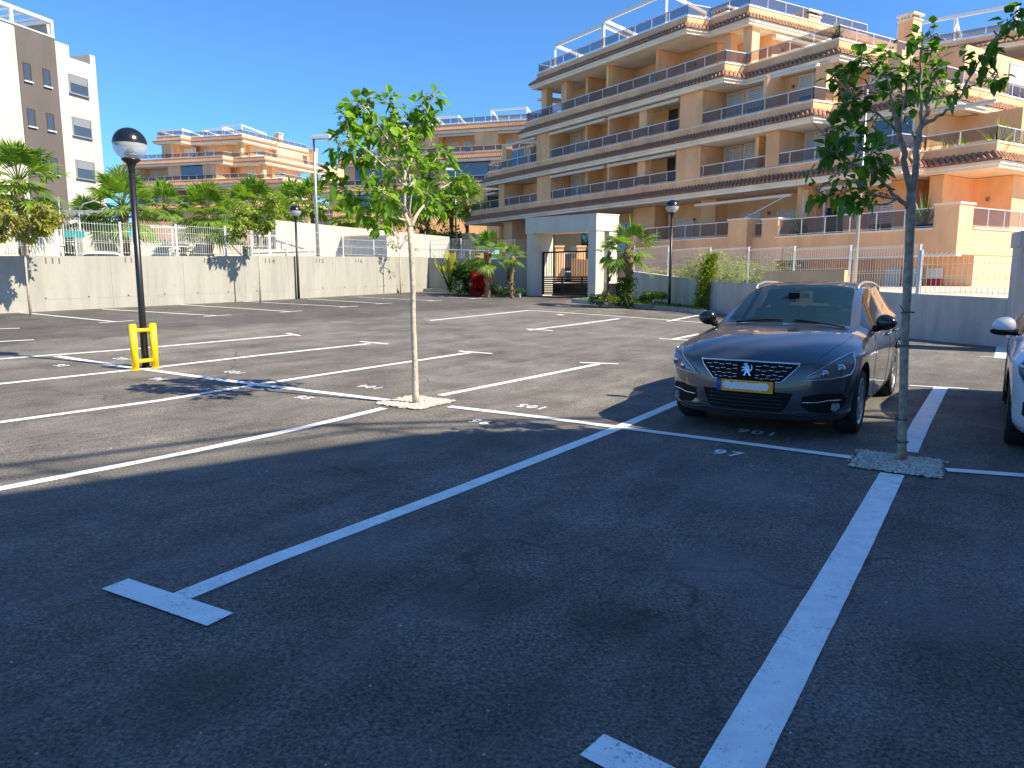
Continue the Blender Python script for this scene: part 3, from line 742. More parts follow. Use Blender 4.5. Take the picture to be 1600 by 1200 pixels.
for u, q in ((21.6,.4),(26.9,1.7),(24.0,.4)): wallbox(F, bl, u, u+.55, q, q+.55, 2.9, zt, 'peach', 'column')
wallbox(F, bl, 27.2, 27.4, 2.2, 4.2, 2.9, zt, 'peach2')
sconce(F, bl, 28.9, 6.0, 4.9, True); sconce(F, bl, 28.0, 4.2, 4.9)
awning(F, bl, 23.0, 26.2, .05, zt-.32)
# one awning partly let down on folding arms
m = MB(); F.box(m, 16.2, 21.9, -.55, -.42, zt-.50, zt-.38); a = [F(16.2,-.5,zt-.42),F(21.9,-.5,zt-.42),F(21.9,-.15,zt-.36),F(16.2,-.15,zt-.36)]
m.add(a+[p+Vector((0,0,.02)) for p in a], [(0,1,2,3),(7,6,5,4),(0,4,5,1),(1,5,6,2),(2,6,7,3),(3,7,4,0)]); m.build('awning', M['awning'], bl)
m = MB(); m.tube([F(21.7,-.5,zt-.45),F(19.6,-.8,zt-1.35),F(19.55,-.8,zt-2.1)], .03, 6); m.tube([F(22.6,-.5,zt-.45),F(22.6,-.5,3.0)], .03, 6); m.tube([F(23.5,-.3,zt-.3),F(23.5,-.3,3.0)], .025, 6); m.build('awning_arm', M['white'], bl)
# terraces in front of the ground floor
def terr(pts, z0, z1, rails, name='terrace_wall'):
    m = MB(); P_ = [F(*p,0) for p in pts]; m.prism([(p.x,p.y) for p in P_], z0, z1); return m.build(name, M['peach2'], bl)
# right terrace: box with overhanging base, pillars and railing
m = MB(); F.box(m, 22.6, 30.2, -2.2, 5.0, 2.42, 3.36); m.build('terrace_wall', M['peach2'], bl)
wallbox(F, bl, 26.4, 30.17, -.9, 12, -.2, 2.42, 'peach', 'terrace_base'); wallbox(F, bl, 22.8, 26.4, -.5, 6, -.2, 2.42, 'peach2', 'terrace_base')
wallbox(F, bl, 28.4, 30.2, 5.0, 14, -.2, 3.36, 'peach', 'terrace_wall')
m = MB(); F.box(m, 22.55, 29.35, -2.24, -1.95, 3.36, 3.42); F.box(m, 22.55, 30.25, -2.25, -1.9, 2.36, 2.42); F.box(m, 29.95, 30.24, -1.2, 14, 3.36, 3.42); m.build('coping', M['cream'], bl)
wallbox(F, bl, 29.35, 30.2, -2.2, -1.25, 3.36, 4.22, 'peach2', 'terrace_pillar'); m = MB(); F.box(m, 29.3, 30.25, -2.25, -1.2, 4.22, 4.29); m.build('coping', M['cream'], bl)
railing(F, bl, [(22.65,-2.1),(29.3,-2.1)], 3.42, .72, 1.05); railing(F, bl, [(30.1,-1.2),(30.1,13)], 3.42, .72, 1.2)
for u in (21.65,): 
    wallbox(F, bl, u, u+.85, -2.0, -1.2, 1.0, 4.2, 'peach2', 'terrace_pillar'); m = MB(); F.box(m, u-.05, u+.9, -2.05, -1.15, 4.2, 4.27); m.build('coping', M['cream'], bl)
wallbox(F, bl, 20.4, 21.65, -1.1, -.9, 1.0, 3.5, 'peach', 'terrace_wall'); railing(F, bl, [(20.45,-1.0),(21.6,-1.0)], 3.5, .65, .7)
wallbox(F, bl, 19.3, 20.4, -1.5, -.6, 1.0, 4.35, 'peach', 'terrace_pillar'); m = MB(); F.box(m, 19.25, 20.45, -1.55, -.55, 4.35, 4.42); m.build('coping', M['cream'], bl)
wallbox(F, bl, 13.0, 19.3, -1.2, -.95, 1.0, 3.55, 'peach2', 'terrace_wall'); m = MB(); F.box(m, 13.0, 19.3, -1.24, -.9, 3.55, 3.61); m.build('coping', M['cream'], bl)
railing(F, bl, [(13.1,-1.1),(19.2,-1.1)], 3.61, .72, 1.05)
wallbox(F, bl, 12.2, 13.0, -1.5, -.7, 1.0, 4.3, 'peach2', 'terrace_pillar')
for u0, u1 in ((6.0,7.2),(8.0,9.3)): wallbox(F, bl, u0, u1, -.6, .3, 1.0, 3.6, 'peach', 'terrace_pillar')
wallbox(F, bl, 9.3, 12.2, -1.0, -.8, 1.0, 2.5, 'peach', 'terrace_wall'); window(F, bl, 5.9, 3.0, 3.2, 2.3, 2.0, kind='glass'); window(F, bl, 2.5, 3.0, 3.2, 2.3, 2.0, kind='glass')
window(F, bl, 8.3, 2.9, 3.2, .9, 2.0, kind='glass')
# meter cabinets and shutter vent low down
for u in (26.9, 27.75): wallbox(F, bl, u, u+.65, -.99, -.9, .9, 2.0, 'cabinet' if 'cabinet' in M else 'steel', 'meter_cabinet')
fr = window(F, bl, 30.17, 1.9, 1.15, .6, 1.1, 'side', 'shutter', 'vent')
# roof terrace: chimneys, pergolas
def pergola(F, root, u0, u1, q0, q1, z, h, nb=3, name='pergola'):
    m = MB(); T2 = .14
    def bar(a, b_): m.bar(F(*a), F(*b_), T2, T2)
    for i in range(nb):
        u = u0+(u1-u0)*i/(nb-1)
        m.bar(F(u,q0,z), F(u,q0,z+h), .13, .13, Vector((1,0,0))); m.bar(F(u,q1,z), F(u,q1,z+h*.8), .13, .13, Vector((1,0,0)))
        m.bar(F(u,q0,z+h), F(u,q1,z+h*.8), .10, .18)
    m.bar(F(u0,q0,z+h), F(u1,q0,z+h), .12, .20); m.bar(F(u0,q1,z+h*.8), F(u1,q1,z+h*.8), .1, .16)
    m.build(name, M['white'], root)
def chimney(F, root, u, q, z0, z1, w_=.8):
    c = wallbox(F, root, u, u+w_, q, q+w_, z0, z1, 'peach', 'chimney')
    m = MB(); 
    for i in range(4):
        for j in (0, 1):
            a = u+.05+i*(w_-.1)/4; F.box(m, a, a+.1, q-.02 if j == 0 else q+w_-.08, q+.08 if j == 0 else q+w_+.02, z1, z1+.16)
    F.box(m, u-.08, u+w_+.08, q-.08, q+w_+.08, z1+.16, z1+.26); F.box(m, u-.05, u+w_+.05, q-.05, q+w_+.05, z1-.06, z1); m.build('chimney_cap', M['cream'], c)
zr = Z3+.3
pergola(F, bl, 2.6, 7.3, .6, 3.6, zr, 2.3, 2); pergola(F, bl, 7.45, 12.6, .6, 3.6, zr, 2.55, 2)
wallbox(F, bl, 6.2, 11.5, 4.4, 9, zr, zr+1.5, 'peach'); m = MB(); F.box(m, 6.0, 11.7, 4.1, 9.3, zr+1.5, zr+1.62); m.build('roof', M['tile'], bl)
chimney(F, bl, 12.75, 4.0, zr, 16.55, 1.0); chimney(F, bl, 16.55, 6.0, zr, 15.65, .95); chimney(F, bl, 21.2, 8.0, Z2+.3, 14.6, .75)
# stepped parapet wall going down on the far right roof
m = MB(); F.box(m, 17.5, 17.8, 8.2, 14, Z3-.2, Z3+.9); m.build('parapet', M['peach2'], bl)
# small sloping eaves at the left ends
for lv, u in ((2,-.6),(1,-6.3)):
    m = MB(); F.box(m, u, OUT[lv][0][0]+.2, .6, 9, ZB[lv]-.5, ZB[lv]-.35); m.build('fascia', M['cream'], bl)
m = MB(); F.box(m, .7, 1.6, .5, 8, Z3-.55, Z3-.42); m.build('fascia', M['cream'], bl)
# potted plants and lamps on the balconies are added with the plants

# ---- block further right, behind ----
F2 = Frame((23.5,50.5), (.80,-.60), (.60,.80)); b2 = empty('apartment_building', F2(3,5,0)); tag(b2, 'peach apartment block half hidden behind the main block at the right edge', 'building')
G = Shift(F2, b2.location)
for i, z in enumerate((9.6,12.6,15.6)):
    o = i*1.2
    pts = [(0+o*.5,14),(0+o*.5,o*.6),(22,o*.6)]
    band(G, b2, pts, z, .95, tiles=True, rail=.55 if i != 1 else .55)
    wallbox(G, b2, .8+o*.5, 21, 2.6+o*.6, 12, z-2.7, z, 'peach'); 
    for k in range(4): window(G, b2, 2.2+o*.5+k*3.6, 2.6+o*.6, z-2.4, 2.0, 2.0, kind='half' if k % 2 else 'glass')
    m = MB(); G.box(m, .1+o*.5, 21.5, o*.6+.05, 12, z+.02, z+.3); m.build('slab', M['soffit'], b2)
pergola(G, b2, 1.5, 8.0, 1.6, 4.4, 15.9, 2.2, 3); wallbox(G, b2, 9.0, 14, 5, 10, 15.9, 18.4, 'peach'); m = MB(); G.box(m, 8.8, 14.2, 4.8, 10.2, 18.4, 18.6); m.build('roof', M['tile'], b2)

# ---- distant blocks on the left (same complex) ----
def far_block(label, O_, a, b_, zb, st, levels, ndet, seed):
    Fx = Frame(O_, a, b_); r = empty('apartment_building', Fx(0,5,0)); tag(r, label, 'building'); G = Shift(Fx, r.location); rr = random.Random(seed)
    for i, (s0, s1, jog, s2, dq) in enumerate(levels):
        z = zb+i*st
        if jog is None: pts = [(s0,10),(s0,dq),(s1,dq),(s1+.1,12+dq)]
        else: pts = [(s0,10),(s0,dq),(s1,dq),(s1+.1,dq+jog),(s2,dq+jog),(s2+.15,dq+14)]
        band(G, r, pts, z, .95, tiles=True, rail=.6, postgap=1.3)
        se = s1 if jog is None else s2
        m = MB(); G.box(m, s0+.1, s1-.1, dq+.1, dq+10, z+.02, z+.3)
        if jog is not None: G.box(m, s1-.1, s2-.1, dq+jog+.1, dq+11, z+.021, z+.299)
        m.build('slab', M['soffit'], r)
        if i < len(levels)-1 or True:
            zt = z; zf = z-st+.3; q = dq
            # walls below this band
            wallbox(G, r, s0+.6, se-.8, q+2.2+(jog or 0), q+9, zf, zt, 'peach')
            u = s0+.6
            while u < s1-2.5:
                sw = rr.choice([1.4,2.0,2.6]); wallbox(G, r, u, u+sw, q+.04, q+2.6, zf, zt, 'peach2'); u += sw
                rw_ = rr.choice([3.4,4.2,5.0]); rw_ = min(rw_, s1-u-.3)
                if rw_ < 1.2: break
                if rr.random() < .4:
                    m = MB(); G.box(m, u, u+rw_, q+.15, q+.19, zf+.65, zt-.12); m.build('curtain_glazing', M['curtain'], r)
                    wallbox(G, r, u-.1, u+rw_+.1, q+2.0, q+2.25, zf, zt, 'peach')
                else:
                    wallbox(G, r, u-.1, u+rw_+.1, q+1.9, q+2.25, zf, zt, 'peach'); window(G, r, u+.4, q+1.9, zf+.3, 1.2, 2.0, kind='louver'); window(G, r, u+rw_*.55, q+1.9, zf+.3, 1.4, 2.0, kind='half')
                    if rr.random() < .6: awning(G, r, u, u+rw_, q+.0, zt-.25)
                u += rw_
            if jog is not None and s2-s1 > 2.5:
                wallbox(G, r, s1-.2, s2-1.2, q+jog+1.6, q+9, zf, zt, 'peach'); window(G, r, s1+.6, q+jog+1.6, zf+.3, 1.5, 2.0, kind='half')
                wallbox(G, r, s2-1.0, s2-.5, q+jog+.3, q+jog+.8, zf, zt, 'peach', 'column')
                for qq in (3.2, 6.4): window(G, r, s2-.8, q+jog+qq, zf+.3, 1.4, 2.0, 'side', 'half')
    return r, G
far_block('peach apartment block seen behind the bright young tree', (-19,85), (.96,-.28), (.28,.96), 7.9, 3.13,
   [(-3.2,26,None,26,-.8),(-2.6,26,None,26,-.4),(-.8,26,None,26,0),(3.2,26,None,26,.6)], 3, 5)
far_block('peach apartment block with stepped balconies between the near lamp and the street light', (-52.8,101.3), (.965,-.26), (.42,.91), 7.7, 2.93,
   [(1,21.5,1.6,26.5,0),(1,20.0,1.6,23.4,0),(0,19.3,1.6,23.2,0),(0,15.6,1.6,20.5,.2),(5.4,9.2,1.5,17.2,.4)], 3, 9)
def roof_kit(Fx, label_parent, spots, z):
    for (a0,a1,q0,q1,h) in spots: pergola(Fx, label_parent, a0, a1, q0, q1, z, h, 2)
blocks = [o for o in bpy.data.objects if o.name.startswith('apartment_building') and o.parent is None]
bB, bC = blocks[2], blocks[3]
GB = Shift(Frame((-19,85),(.96,-.28),(.28,.96)), bB.location); GC = Shift(Frame((-52.8,101.3),(.965,-.26),(.42,.91)), bC.location)
roof_kit(GB, bB, [(5.5,9,1.6,4.2,1.9),(10.6,13.2,1.6,4,1.7),(17,21,1.6,4,2.1),(23,25.5,1.5,4,1.9)], 7.9+3*3.13+.3)
for u in (7, 15, 21.5): chimney(GB, bB, u, 5, 17.5, 18.9)
roof_kit(GC, bC, [(4.6,8.4,1.6,5,1.7),(10.6,13.5,2.6,6,1.7),(13.6,16.6,2.6,7,2.0)], 7.7+4*2.93+.3)
chimney(GC, bC, 16.2, 9, 18, 21.6); chimney(GC, bC, 18.6, 13, 15, 20.0)
wallbox(GC, bC, 4.5, 7.5, 5, 9, 19.5, 21.0, 'peach'); 
m = MB(); GC.box(m, 17.2, 17.5, 8, 16, 17.5, 20.3); GC.box(m, 20.5, 20.8, 13, 18, 14.5, 17.9); m.build('parapet', M['peach'], bC)

# ---- white and taupe block at the left edge ----
FW = Frame((-27.9,51), (-.293,-.956), (-.956,.293)); bw = empty('apartment_building', FW(4,5,0)); tag(bw, 'tall white block with a taupe stripe and small windows at the left edge', 'building'); W = Shift(FW, bw.location)
wallbox(W, bw, 0, 3.05, 0, 12, .8, 15.55, 'whitewall'); wallbox(W, bw, 3.05, 5.7, -.05, 11, .8, 16.5, 'greywall'); wallbox(W, bw, 5.7, 16, .0, 12, .8, 16.5, 'whitewall')
wallbox(W, bw, 2.0, 3.05, 0, 12, 15.55, 16.4, 'whitewall', 'parapet'); wallbox(W, bw, 0, .42, 0, 3, 15.55, 16.3, 'whitewall', 'parapet'); wallbox(W, bw, .42, 2.0, .0, .2, 15.55, 15.67, 'whitewall', 'parapet')
m = MB(); W.box(m, .3, .42, 3, 8, 15.55, 16.5); W.box(m, 3.05, 16, -.08, .3, 16.5, 16.58); m.build('coping', M['white'], bw)
m = MB(); W.box(m, .42, 2.0, 2.2, 2.25, 15.6, 16.4); m.build('terrace_screen', M['railglass'], bw)
wallbox(W, bw, 2.55, 3.0, .6, 2.4, 16.4, 17.55, 'whitewall', 'chimney')
m = MB(); W.box(m, 3.0, 3.16, 0, .16, 16.58, 17.4); W.box(m, 5.7, 5.86, 0, .16, 16.58, 17.4); W.box(m, 3.0, 12, 0, .22, 17.4, 17.6); W.box(m, 3.0, 3.16, .16, 5, 17.4, 17.6); W.box(m, 3.0, 12, 3.0, 3.2, 17.4, 17.59)
for k in range(9): W.box(m, 3.7+k*.9, 3.78+k*.9, .2, 3.1, 17.43, 17.56)
m.build('roof_frame', M['white'], bw)
def dwin(u, w_, z, h):
    m = MB(); f = .05
    W.box(m, u-f, u, -.09, .02, z-f, z+h+f); W.box(m, u+w_, u+w_+f, -.09, .02, z-f, z+h+f); W.box(m, u, u+w_, -.09, .02, z+h, z+h+f); W.box(m, u-.1, u+w_+.1, -.16, .02, z-.09, z-.02) if w_ > .8 else None
    fr = m.build('window', M['steel'] if w_ > .8 else M['dark'], bw)
    if w_ < .8: mm = MB(); W.box(mm, u-.08, u+w_+.08, -.17, .0, z-.12, z-.05); mm.build('sill', M['white'], fr)
    m = MB(); W.box(m, u+.02, u+w_-.02, -.075, -.06, z, z+h); 
    k = int(h*.5/.07)
    m.build('pane', M['glass'], fr)
    m = MB()
    for i in range(k if w_ > .8 else 0): W.box(m, u+.03, u+w_-.03, -.085, -.07, z+h-.07*(i+1), z+h-.07*i-.02)
    if m.v: m.build('shutter', simple('grey_shutter', (.28,.29,.29), .6) if 'gshut' not in M else M['gshut'], fr)
for z in (13.5, 10.85, 8.15, 5.45):
    dwin(.85, 1.35, z, 1.1)
    for u in (3.65, 4.95): dwin(u, .42, z-.02, .95)

# ---- block behind the photographer: its roof edge throws the big shadow ----
FS = Frame((-1.0+11*1.0913*.9135, 6.9-11*1.0913*.4067), (.99,.14), (.8,-.6))
bs = empty('apartment_building', (20,-10,0)); tag(bs, 'pale apartment block behind and right of the photographer that shades the nearest bays', 'building')
c0 = Vector((FS.O.x, FS.O.y)); dP = Vector((-.8,-.6)); dQ = Vector((.99,.14))
def q2(p): return (p.x-20, p.y+10)
foot = [c0+dP*8, c0, c0+dQ*10.5, c0+dQ*10.5+Vector((6,-9)), c0+dP*8+Vector((7,-5))]
HS = 11.0
m = MB(); m.prism([q2(p) for p in foot][::-1], -.5, HS-.02); m.build('wall', M['whitewall'], bs)
m = MB(); cc = sum(foot, Vector((0,0)))/5
for z in (2.9, 5.7, 8.5): m.prism([q2(cc+(p-cc)*1.012) for p in foot][::-1], z, z+.9)
m.build('parapet', M['cream'], bs)
m = MB()
for e0, e1_ in ((foot[0], foot[1]), (foot[1], foot[2])):
    d = (e1_-e0).normalized(); ln = (e1_-e0).length; nn = Vector((-d.y, d.x))
    for z in (.6, 3.9, 6.7, 9.4-.0):
        for k in range(int(ln/3.4)):
            a = e0+d*(1+k*3.4)+nn*.02; b_ = a+d*1.8
            m.add([(a.x-20,a.y+10,z),(b_.x-20,b_.y+10,z),(b_.x-20,b_.y+10,z+1.4),(a.x-20,a.y+10,z+1.4)], [(0,1,2,3)])
m.build('window', M['glass'], bs)
m = MB()
for e0, e1_ in ((foot[0], foot[1]), (foot[1], foot[2])):
    d = (e1_-e0).normalized(); ln = (e1_-e0).length; k = int(ln/2.6)
    for j in range(k+1):
        p = e0+d*(ln*j/k); m.tube([(p.x-20,p.y+10,HS-.02),(p.x-20,p.y+10,HS+.92)], .03, 6)
    for zz, rr_ in ((.92,.055),(.45,.03)):
        m.tube([(e0.x-20,e0.y+10,HS+zz),(e1_.x-20,e1_.y+10,HS+zz)], rr_, 6)
m.build('railing', M['alu'], bs)
# ================= vegetation =================
def leaf(m, p, d, up, L_, W_, fold=.25, droop=.3):
    """one pointed leaf with a centre fold, base at p, pointing along d"""
    d = d.normalized(); sd = d.cross(up)
    if sd.length < 1e-3: sd = d.orthogonal()
    sd.normalize(); n = sd.cross(d)
    dr = Vector((0,0,-1))*droop*L_
    a = p+d*L_*.30+sd*W_*.5+n*fold*W_*.5+dr*.15; a2 = p+d*L_*.30-sd*W_*.5+n*fold*W_*.5+dr*.15
    b = p+d*L_*.66+sd*W_*.34+n*fold*W_*.3+dr*.55; b2 = p+d*L_*.66-sd*W_*.34+n*fold*W_*.3+dr*.55
    c = p+d*L_*.34+dr*.12; c2 = p+d*L_*.68+dr*.5; t = p+d*L_+dr*1.1
    m.add([p,a,b,t,b2,a2,c,c2], [(0,1,6),(1,2,7,6),(2,3,7),(0,6,5),(6,7,4,5),(7,3,4)])
def rv(r, s=1): return Vector((r.uniform(-s,s), r.uniform(-s,s), r.uniform(-s,s)))
def twisty(a, b, n, amp, r):
    out = [a+(b-a)*i/n for i in range(n+1)]
    for i in range(1, n): out[i] = out[i]+rv(r, amp)
    return out
def deciduous(base, trunk, limbs, clumps, label, seed, leafmat, barkmat, lsize, n_per=9, group=None, name='young_tree'):
    """trunk: [(pt, radius)]; limbs: list of [(pt, radius)]; clumps: (centre, radius, count)"""
    r = random.Random(seed); root = empty(name, base); tag(root, label, 'tree', group); o = Vector(base)
    m = MB(); pts = [p-o for p, q in trunk]; m.tube(pts, [q for p, q in trunk], 10)
    m.build('trunk', barkmat, root)
    m = MB(); nodes_ = []
    for lb in limbs:
        pts = [p-o for p, q in lb]; rad = [q for p, q in lb]
        # refine with small bends
        P_, R_ = [pts[0]], [rad[0]]
        for i in range(len(pts)-1):
            for k in range(1, 4):
                t = k/3; jit = rv(r, .012) if k < 3 else Vector((0,0,0)); P_.append(pts[i].lerp(pts[i+1], t)+jit); R_.append(rad[i]+(rad[i+1]-rad[i])*t)
        m.tube(P_, R_, 7); nodes_ += list(zip(P_, R_))
    lf = MB()
    for c, cr, cnt in clumps:
        c = c-o
        near = min(nodes_, key=lambda q: (q[0]-c).length); tw = twisty(near[0], c, 4, .03, r)
        m.tube(tw, [min(near[1]*.8,.009), .007, .006, .005, .004], 5)
        subs = max(2, cnt//5)
        for s in range(subs):
            e = c+rv(r, 1).normalized()*cr*r.uniform(.4,1.05); st = tw[r.choice([2,3,4])]
            sb = twisty(st, e, 3, .02, r); m.tube(sb, [.004,.0035,.003,.002], 4, cap=False)
            for k in range(max(1, cnt//subs)):
                t = r.uniform(.35, 1.0); p = sb[min(3,int(t*3))].lerp(sb[min(3,int(t*3)+1)] if int(t*3) < 3 else e, (t*3)%1)
                d = (e-st).normalized()*.5+rv(r,1)*1.0+Vector((0,0,-.15)); d.normalize(); stalk = p+d*lsize*.35
                lf_s = lsize*r.uniform(.45,1.25); up = Vector((r.uniform(-.5,.5), r.uniform(-.5,.5), 1))
                leaf(lf, stalk, (d+Vector((0,0,-.05))).normalized(), up, lf_s, lf_s*r.uniform(.58,.8), r.uniform(.15,.5), r.uniform(.1,.45))
    cr_ = lf.build('crown', leafmat, root); m.build('branches', barkmat, cr_)
    return root
# --- bright young tree ---
b1 = gp(650, 632); b1 = Vector((b1.x, b1.y, gz(b1.x,b1.y)))
def P1(x, y, d=0): return atY(x, y, b1.y+d)
def lim(fn, *a): return [(fn(x, y, d), r_) for x, y, d, r_ in a]
trunk1 = [(b1,.046),(P1(649,615),.040),(P1(648,560),.033),(P1(645.5,500,.02),.031),(P1(645,450,0),.030),(P1(643,400),.031),(P1(641,355),.034)]
limbs1 = [lim(P1,(641,355,0,.030),(633,335,0,.024),(632,300,-.05,.020),(633,270,-.05,.018),(622,240,-.1,.014),(595,205,-.2,.010),(578,180,-.3,.006),(565,160,-.3,.003)),
 lim(P1,(641,355,0,.026),(655,330,.1,.018),(680,300,.25,.012),(705,285,.35,.007),(722,280,.4,.003)),
 lim(P1,(633,270,-.05,.016),(650,225,.05,.012),(662,190,.1,.009),(670,165,.1,.006),(676,150,.1,.003)),
 lim(P1,(633,290,-.05,.014),(610,270,-.2,.011),(580,240,-.35,.008),(548,220,-.4,.005),(532,228,-.4,.003)),
 lim(P1,(636,345,0,.014),(600,330,-.15,.010),(565,310,-.25,.007),(530,290,-.3,.005),(516,278,-.3,.003)),
 lim(P1,(622,240,-.1,.012),(618,200,.1,.008),(612,170,.15,.005),(608,158,.15,.003)),
 lim(P1,(633,300,0,.013),(655,270,.3,.010),(680,250,.45,.006),(690,235,.5,.003)),
 lim(P1,(633,310,0,.013),(628,270,.35,.010),(600,240,.6,.006),(585,225,.7,.003)),
 lim(P1,(636,330,0,.013),(620,310,-.4,.010),(600,300,-.65,.006),(590,295,-.8,.003)),
 lim(P1,(641,340,0,.010),(643,300,.0,.008),(640,272,0,.006))]
cl1 = []
for x, y, d, rr, n in ((548,185,-.3,.16,20),(560,165,-.3,.16,20),(585,160,-.2,.15,18),(570,195,-.2,.18,20),(540,205,-.4,.16,18),(530,225,-.4,.13,14),(550,235,-.4,.16,16),(580,230,.5,.2,22),(600,205,-.2,.18,22),
  (608,160,.1,.12,12),(620,175,.1,.14,14),(612,195,.1,.16,16),(650,165,.1,.12,12),(662,170,.1,.14,18),(672,152,.1,.10,12),(678,148,.1,.07,6),(655,185,.1,.12,12),(672,190,.1,.12,12),
  (625,220,.0,.2,24),(650,230,.2,.2,26),(680,230,.4,.18,22),(695,245,.5,.14,14),(660,255,.3,.18,22),(600,255,.6,.18,18),(585,265,-.3,.17,18),(565,240,-.3,.15,14),
  (520,275,-.3,.13,16),(516,292,-.3,.09,8),(535,300,-.3,.14,16),(560,310,-.25,.16,18),(585,320,-.2,.18,22),(600,300,-.7,.18,20),(615,285,.3,.16,16),(570,335,-.2,.14,14),(600,345,-.2,.14,14),
  (690,272,.3,.15,14),(700,287,.35,.11,9),(722,276,.4,.09,6),(727,298,.4,.06,4),(708,312,.35,.06,3),(680,310,.25,.17,18),(660,300,.2,.16,18),(665,318,.2,.10,6),(640,215,-.3,.16,16),(575,210,.3,.16,14),(630,250,-.4,.18,18),(645,280,-.3,.16,14),(618,330,.3,.15,14)):
    cl1.append((P1(x, y, d), rr*1.02, int(n*1.8)))
deciduous(b1, trunk1, limbs1, cl1, 'slender young tree with bright green leaves standing in the middle of the car park', 3, M['leaf'], M['bark'], .122)
# --- staked tree on the right ---
b2_ = gp(1408, 722); b2_.z = 0
def P2(x, y, d=0): return atY(x, y, b2_.y+d)
trunk2 = [(b2_,.044),(P2(1409,700),.037),(P2(1411,640),.033),(P2(1412,600),.0315),(P2(1412.5,560),.033),(P2(1416,480),.0315),(P2(1419,430),.033),(P2(1420,400),.0315),(P2(1423,330),.035),(P2(1424,300),.034)]
limbs2 = [lim(P2,(1424,300,0,.030),(1415,265,0,.023),(1410,225,-.02,.023),(1406,200,-.03,.020),(1395,160,-.1,.010),(1388,130,-.15,.008),(1380,95,-.2,.004)),
 lim(P2,(1424,300,0,.030),(1431,260,.02,.025),(1433,225,.03,.025),(1440,196,.03,.022),(1450,175,.05,.016),(1452,140,.1,.012),(1465,110,.15,.009),(1470,90,.15,.005)),
 lim(P2,(1440,196,.03,.014),(1437,150,0,.011),(1438,100,-.02,.008),(1442,60,-.05,.005),(1455,42,-.1,.003)),
 lim(P2,(1441,195,.03,.016),(1465,181,0,.012),(1488,170,-.1,.010),(1508,138,-.15,.008),(1527,100,-.2,.007),(1553,62,-.3,.005),(1580,32,-.35,.004),(1600,14,-.4,.003)),
 lim(P2,(1406,200,-.03,.014),(1412,165,.1,.011),(1420,120,.15,.008),(1424,90,.2,.005)),
 lim(P2,(1408,205,-.03,.013),(1385,190,-.1,.009),(1360,172,-.2,.007),(1335,165,-.25,.005),(1318,150,-.3,.003)),
 lim(P2,(1420,326,0,.020),(1402,308,-.05,.015),(1380,287,-.1,.012),(1362,270,-.15,.010),(1330,255,-.2,.008),(1300,225,-.25,.005),(1282,205,-.3,.004),(1268,188,-.3,.002)),
 lim(P2,(1402,310,-.05,.010),(1370,305,-.15,.008),(1335,285,-.25,.006),(1305,275,-.3,.003)),
 lim(P2,(1400,312,-.05,.008),(1375,320,.05,.006),(1350,322,.1,.004)),
 lim(P2,(1433,225,.03,.010),(1420,200,.1,.010),(1405,180,.25,.007),(1385,165,.3,.004)),
 lim(P2,(1508,138,-.15,.006),(1530,128,-.1,.005),(1550,115,-.05,.003))]
cl2 = []
for x, y, d, rr, n in ((1302,132,-.3,.09,9),(1318,120,-.3,.10,12),(1335,105,-.25,.10,12),(1345,90,-.2,.08,8),(1330,140,-.25,.11,14),(1315,165,-.3,.11,14),(1338,170,-.25,.10,12),(1360,150,-.2,.12,14),(1300,190,-.3,.09,8),(1378,100,-.2,.09,9),(1385,78,-.2,.06,5),(1372,125,-.15,.10,11),
  (1395,115,.1,.11,14),(1410,100,.15,.11,12),(1425,120,.1,.12,14),(1400,150,.2,.13,15),(1440,150,.1,.10,9),(1360,200,-.15,.08,7),(1425,70,-.05,.06,5),(1445,52,-.08,.06,6),(1460,42,-.1,.05,6),(1448,78,-.05,.06,5),
  (1470,95,.15,.10,10),(1480,115,.1,.10,10),(1465,135,.1,.09,8),(1495,135,-.1,.08,7),(1480,150,0,.07,5),(1520,110,-.2,.07,7),(1535,85,-.25,.06,6),(1548,115,-.05,.08,8),(1560,118,-.05,.05,4),(1545,92,-.2,.05,5),(1562,55,-.3,.05,5),(1578,38,-.35,.05,5),(1592,25,-.4,.05,6),(1598,35,-.4,.04,4),(1610,10,-.4,.06,8),(1505,85,-.1,.06,4),
  (1290,232,-.25,.08,8),(1300,210,-.25,.07,6),(1282,250,-.25,.06,7),(1312,240,-.2,.09,10),(1330,262,-.2,.08,9),(1345,225,-.15,.10,12),(1362,235,-.1,.09,10),(1345,200,-.1,.08,8),(1375,270,-.1,.07,8),(1368,255,-.1,.07,8),(1378,240,-.1,.08,9),(1325,205,-.2,.08,8),
  (1276,300,-.3,.07,9),(1295,306,-.3,.07,8),(1315,300,-.25,.08,10),(1335,310,-.2,.08,10),(1355,310,-.1,.07,8),(1340,325,-.1,.05,6),(1318,322,.0,.05,6),(1345,290,-.2,.06,7),(1375,300,-.1,.05,5),(1310,275,-.3,.05,4),(1450,110,.2,.08,7),(1475,60,-.1,.03,2),(1410,165,.2,.08,6)):
    cl2.append((P2(x, y, d), rr, int(n*1.7)))
t2r = deciduous(b2_, trunk2, limbs2, cl2, 'dark leaved staked tree standing in the gravel square on the right', 11, M['leaf2'], M['barkdark'], .092)
M['tie'] = simple('green_tie', (.02,.10,.06), .6)
for (x, y) in ((1418,488),(1411,540),(1408,655),(1409,690)):
    c = P2(x, y)-b2_; m = MB(); m.tube([c+Vector((.048*math.cos(t*.6),.048*math.sin(t*.6),.004*math.sin(t))) for t in range(12)], .005, 5); m.tube([c+Vector((-.04,-.03,0)), c+Vector((-.09,-.04,.06))], .004, 4)
    m.build('tree_tie', M['tie'], t2r)
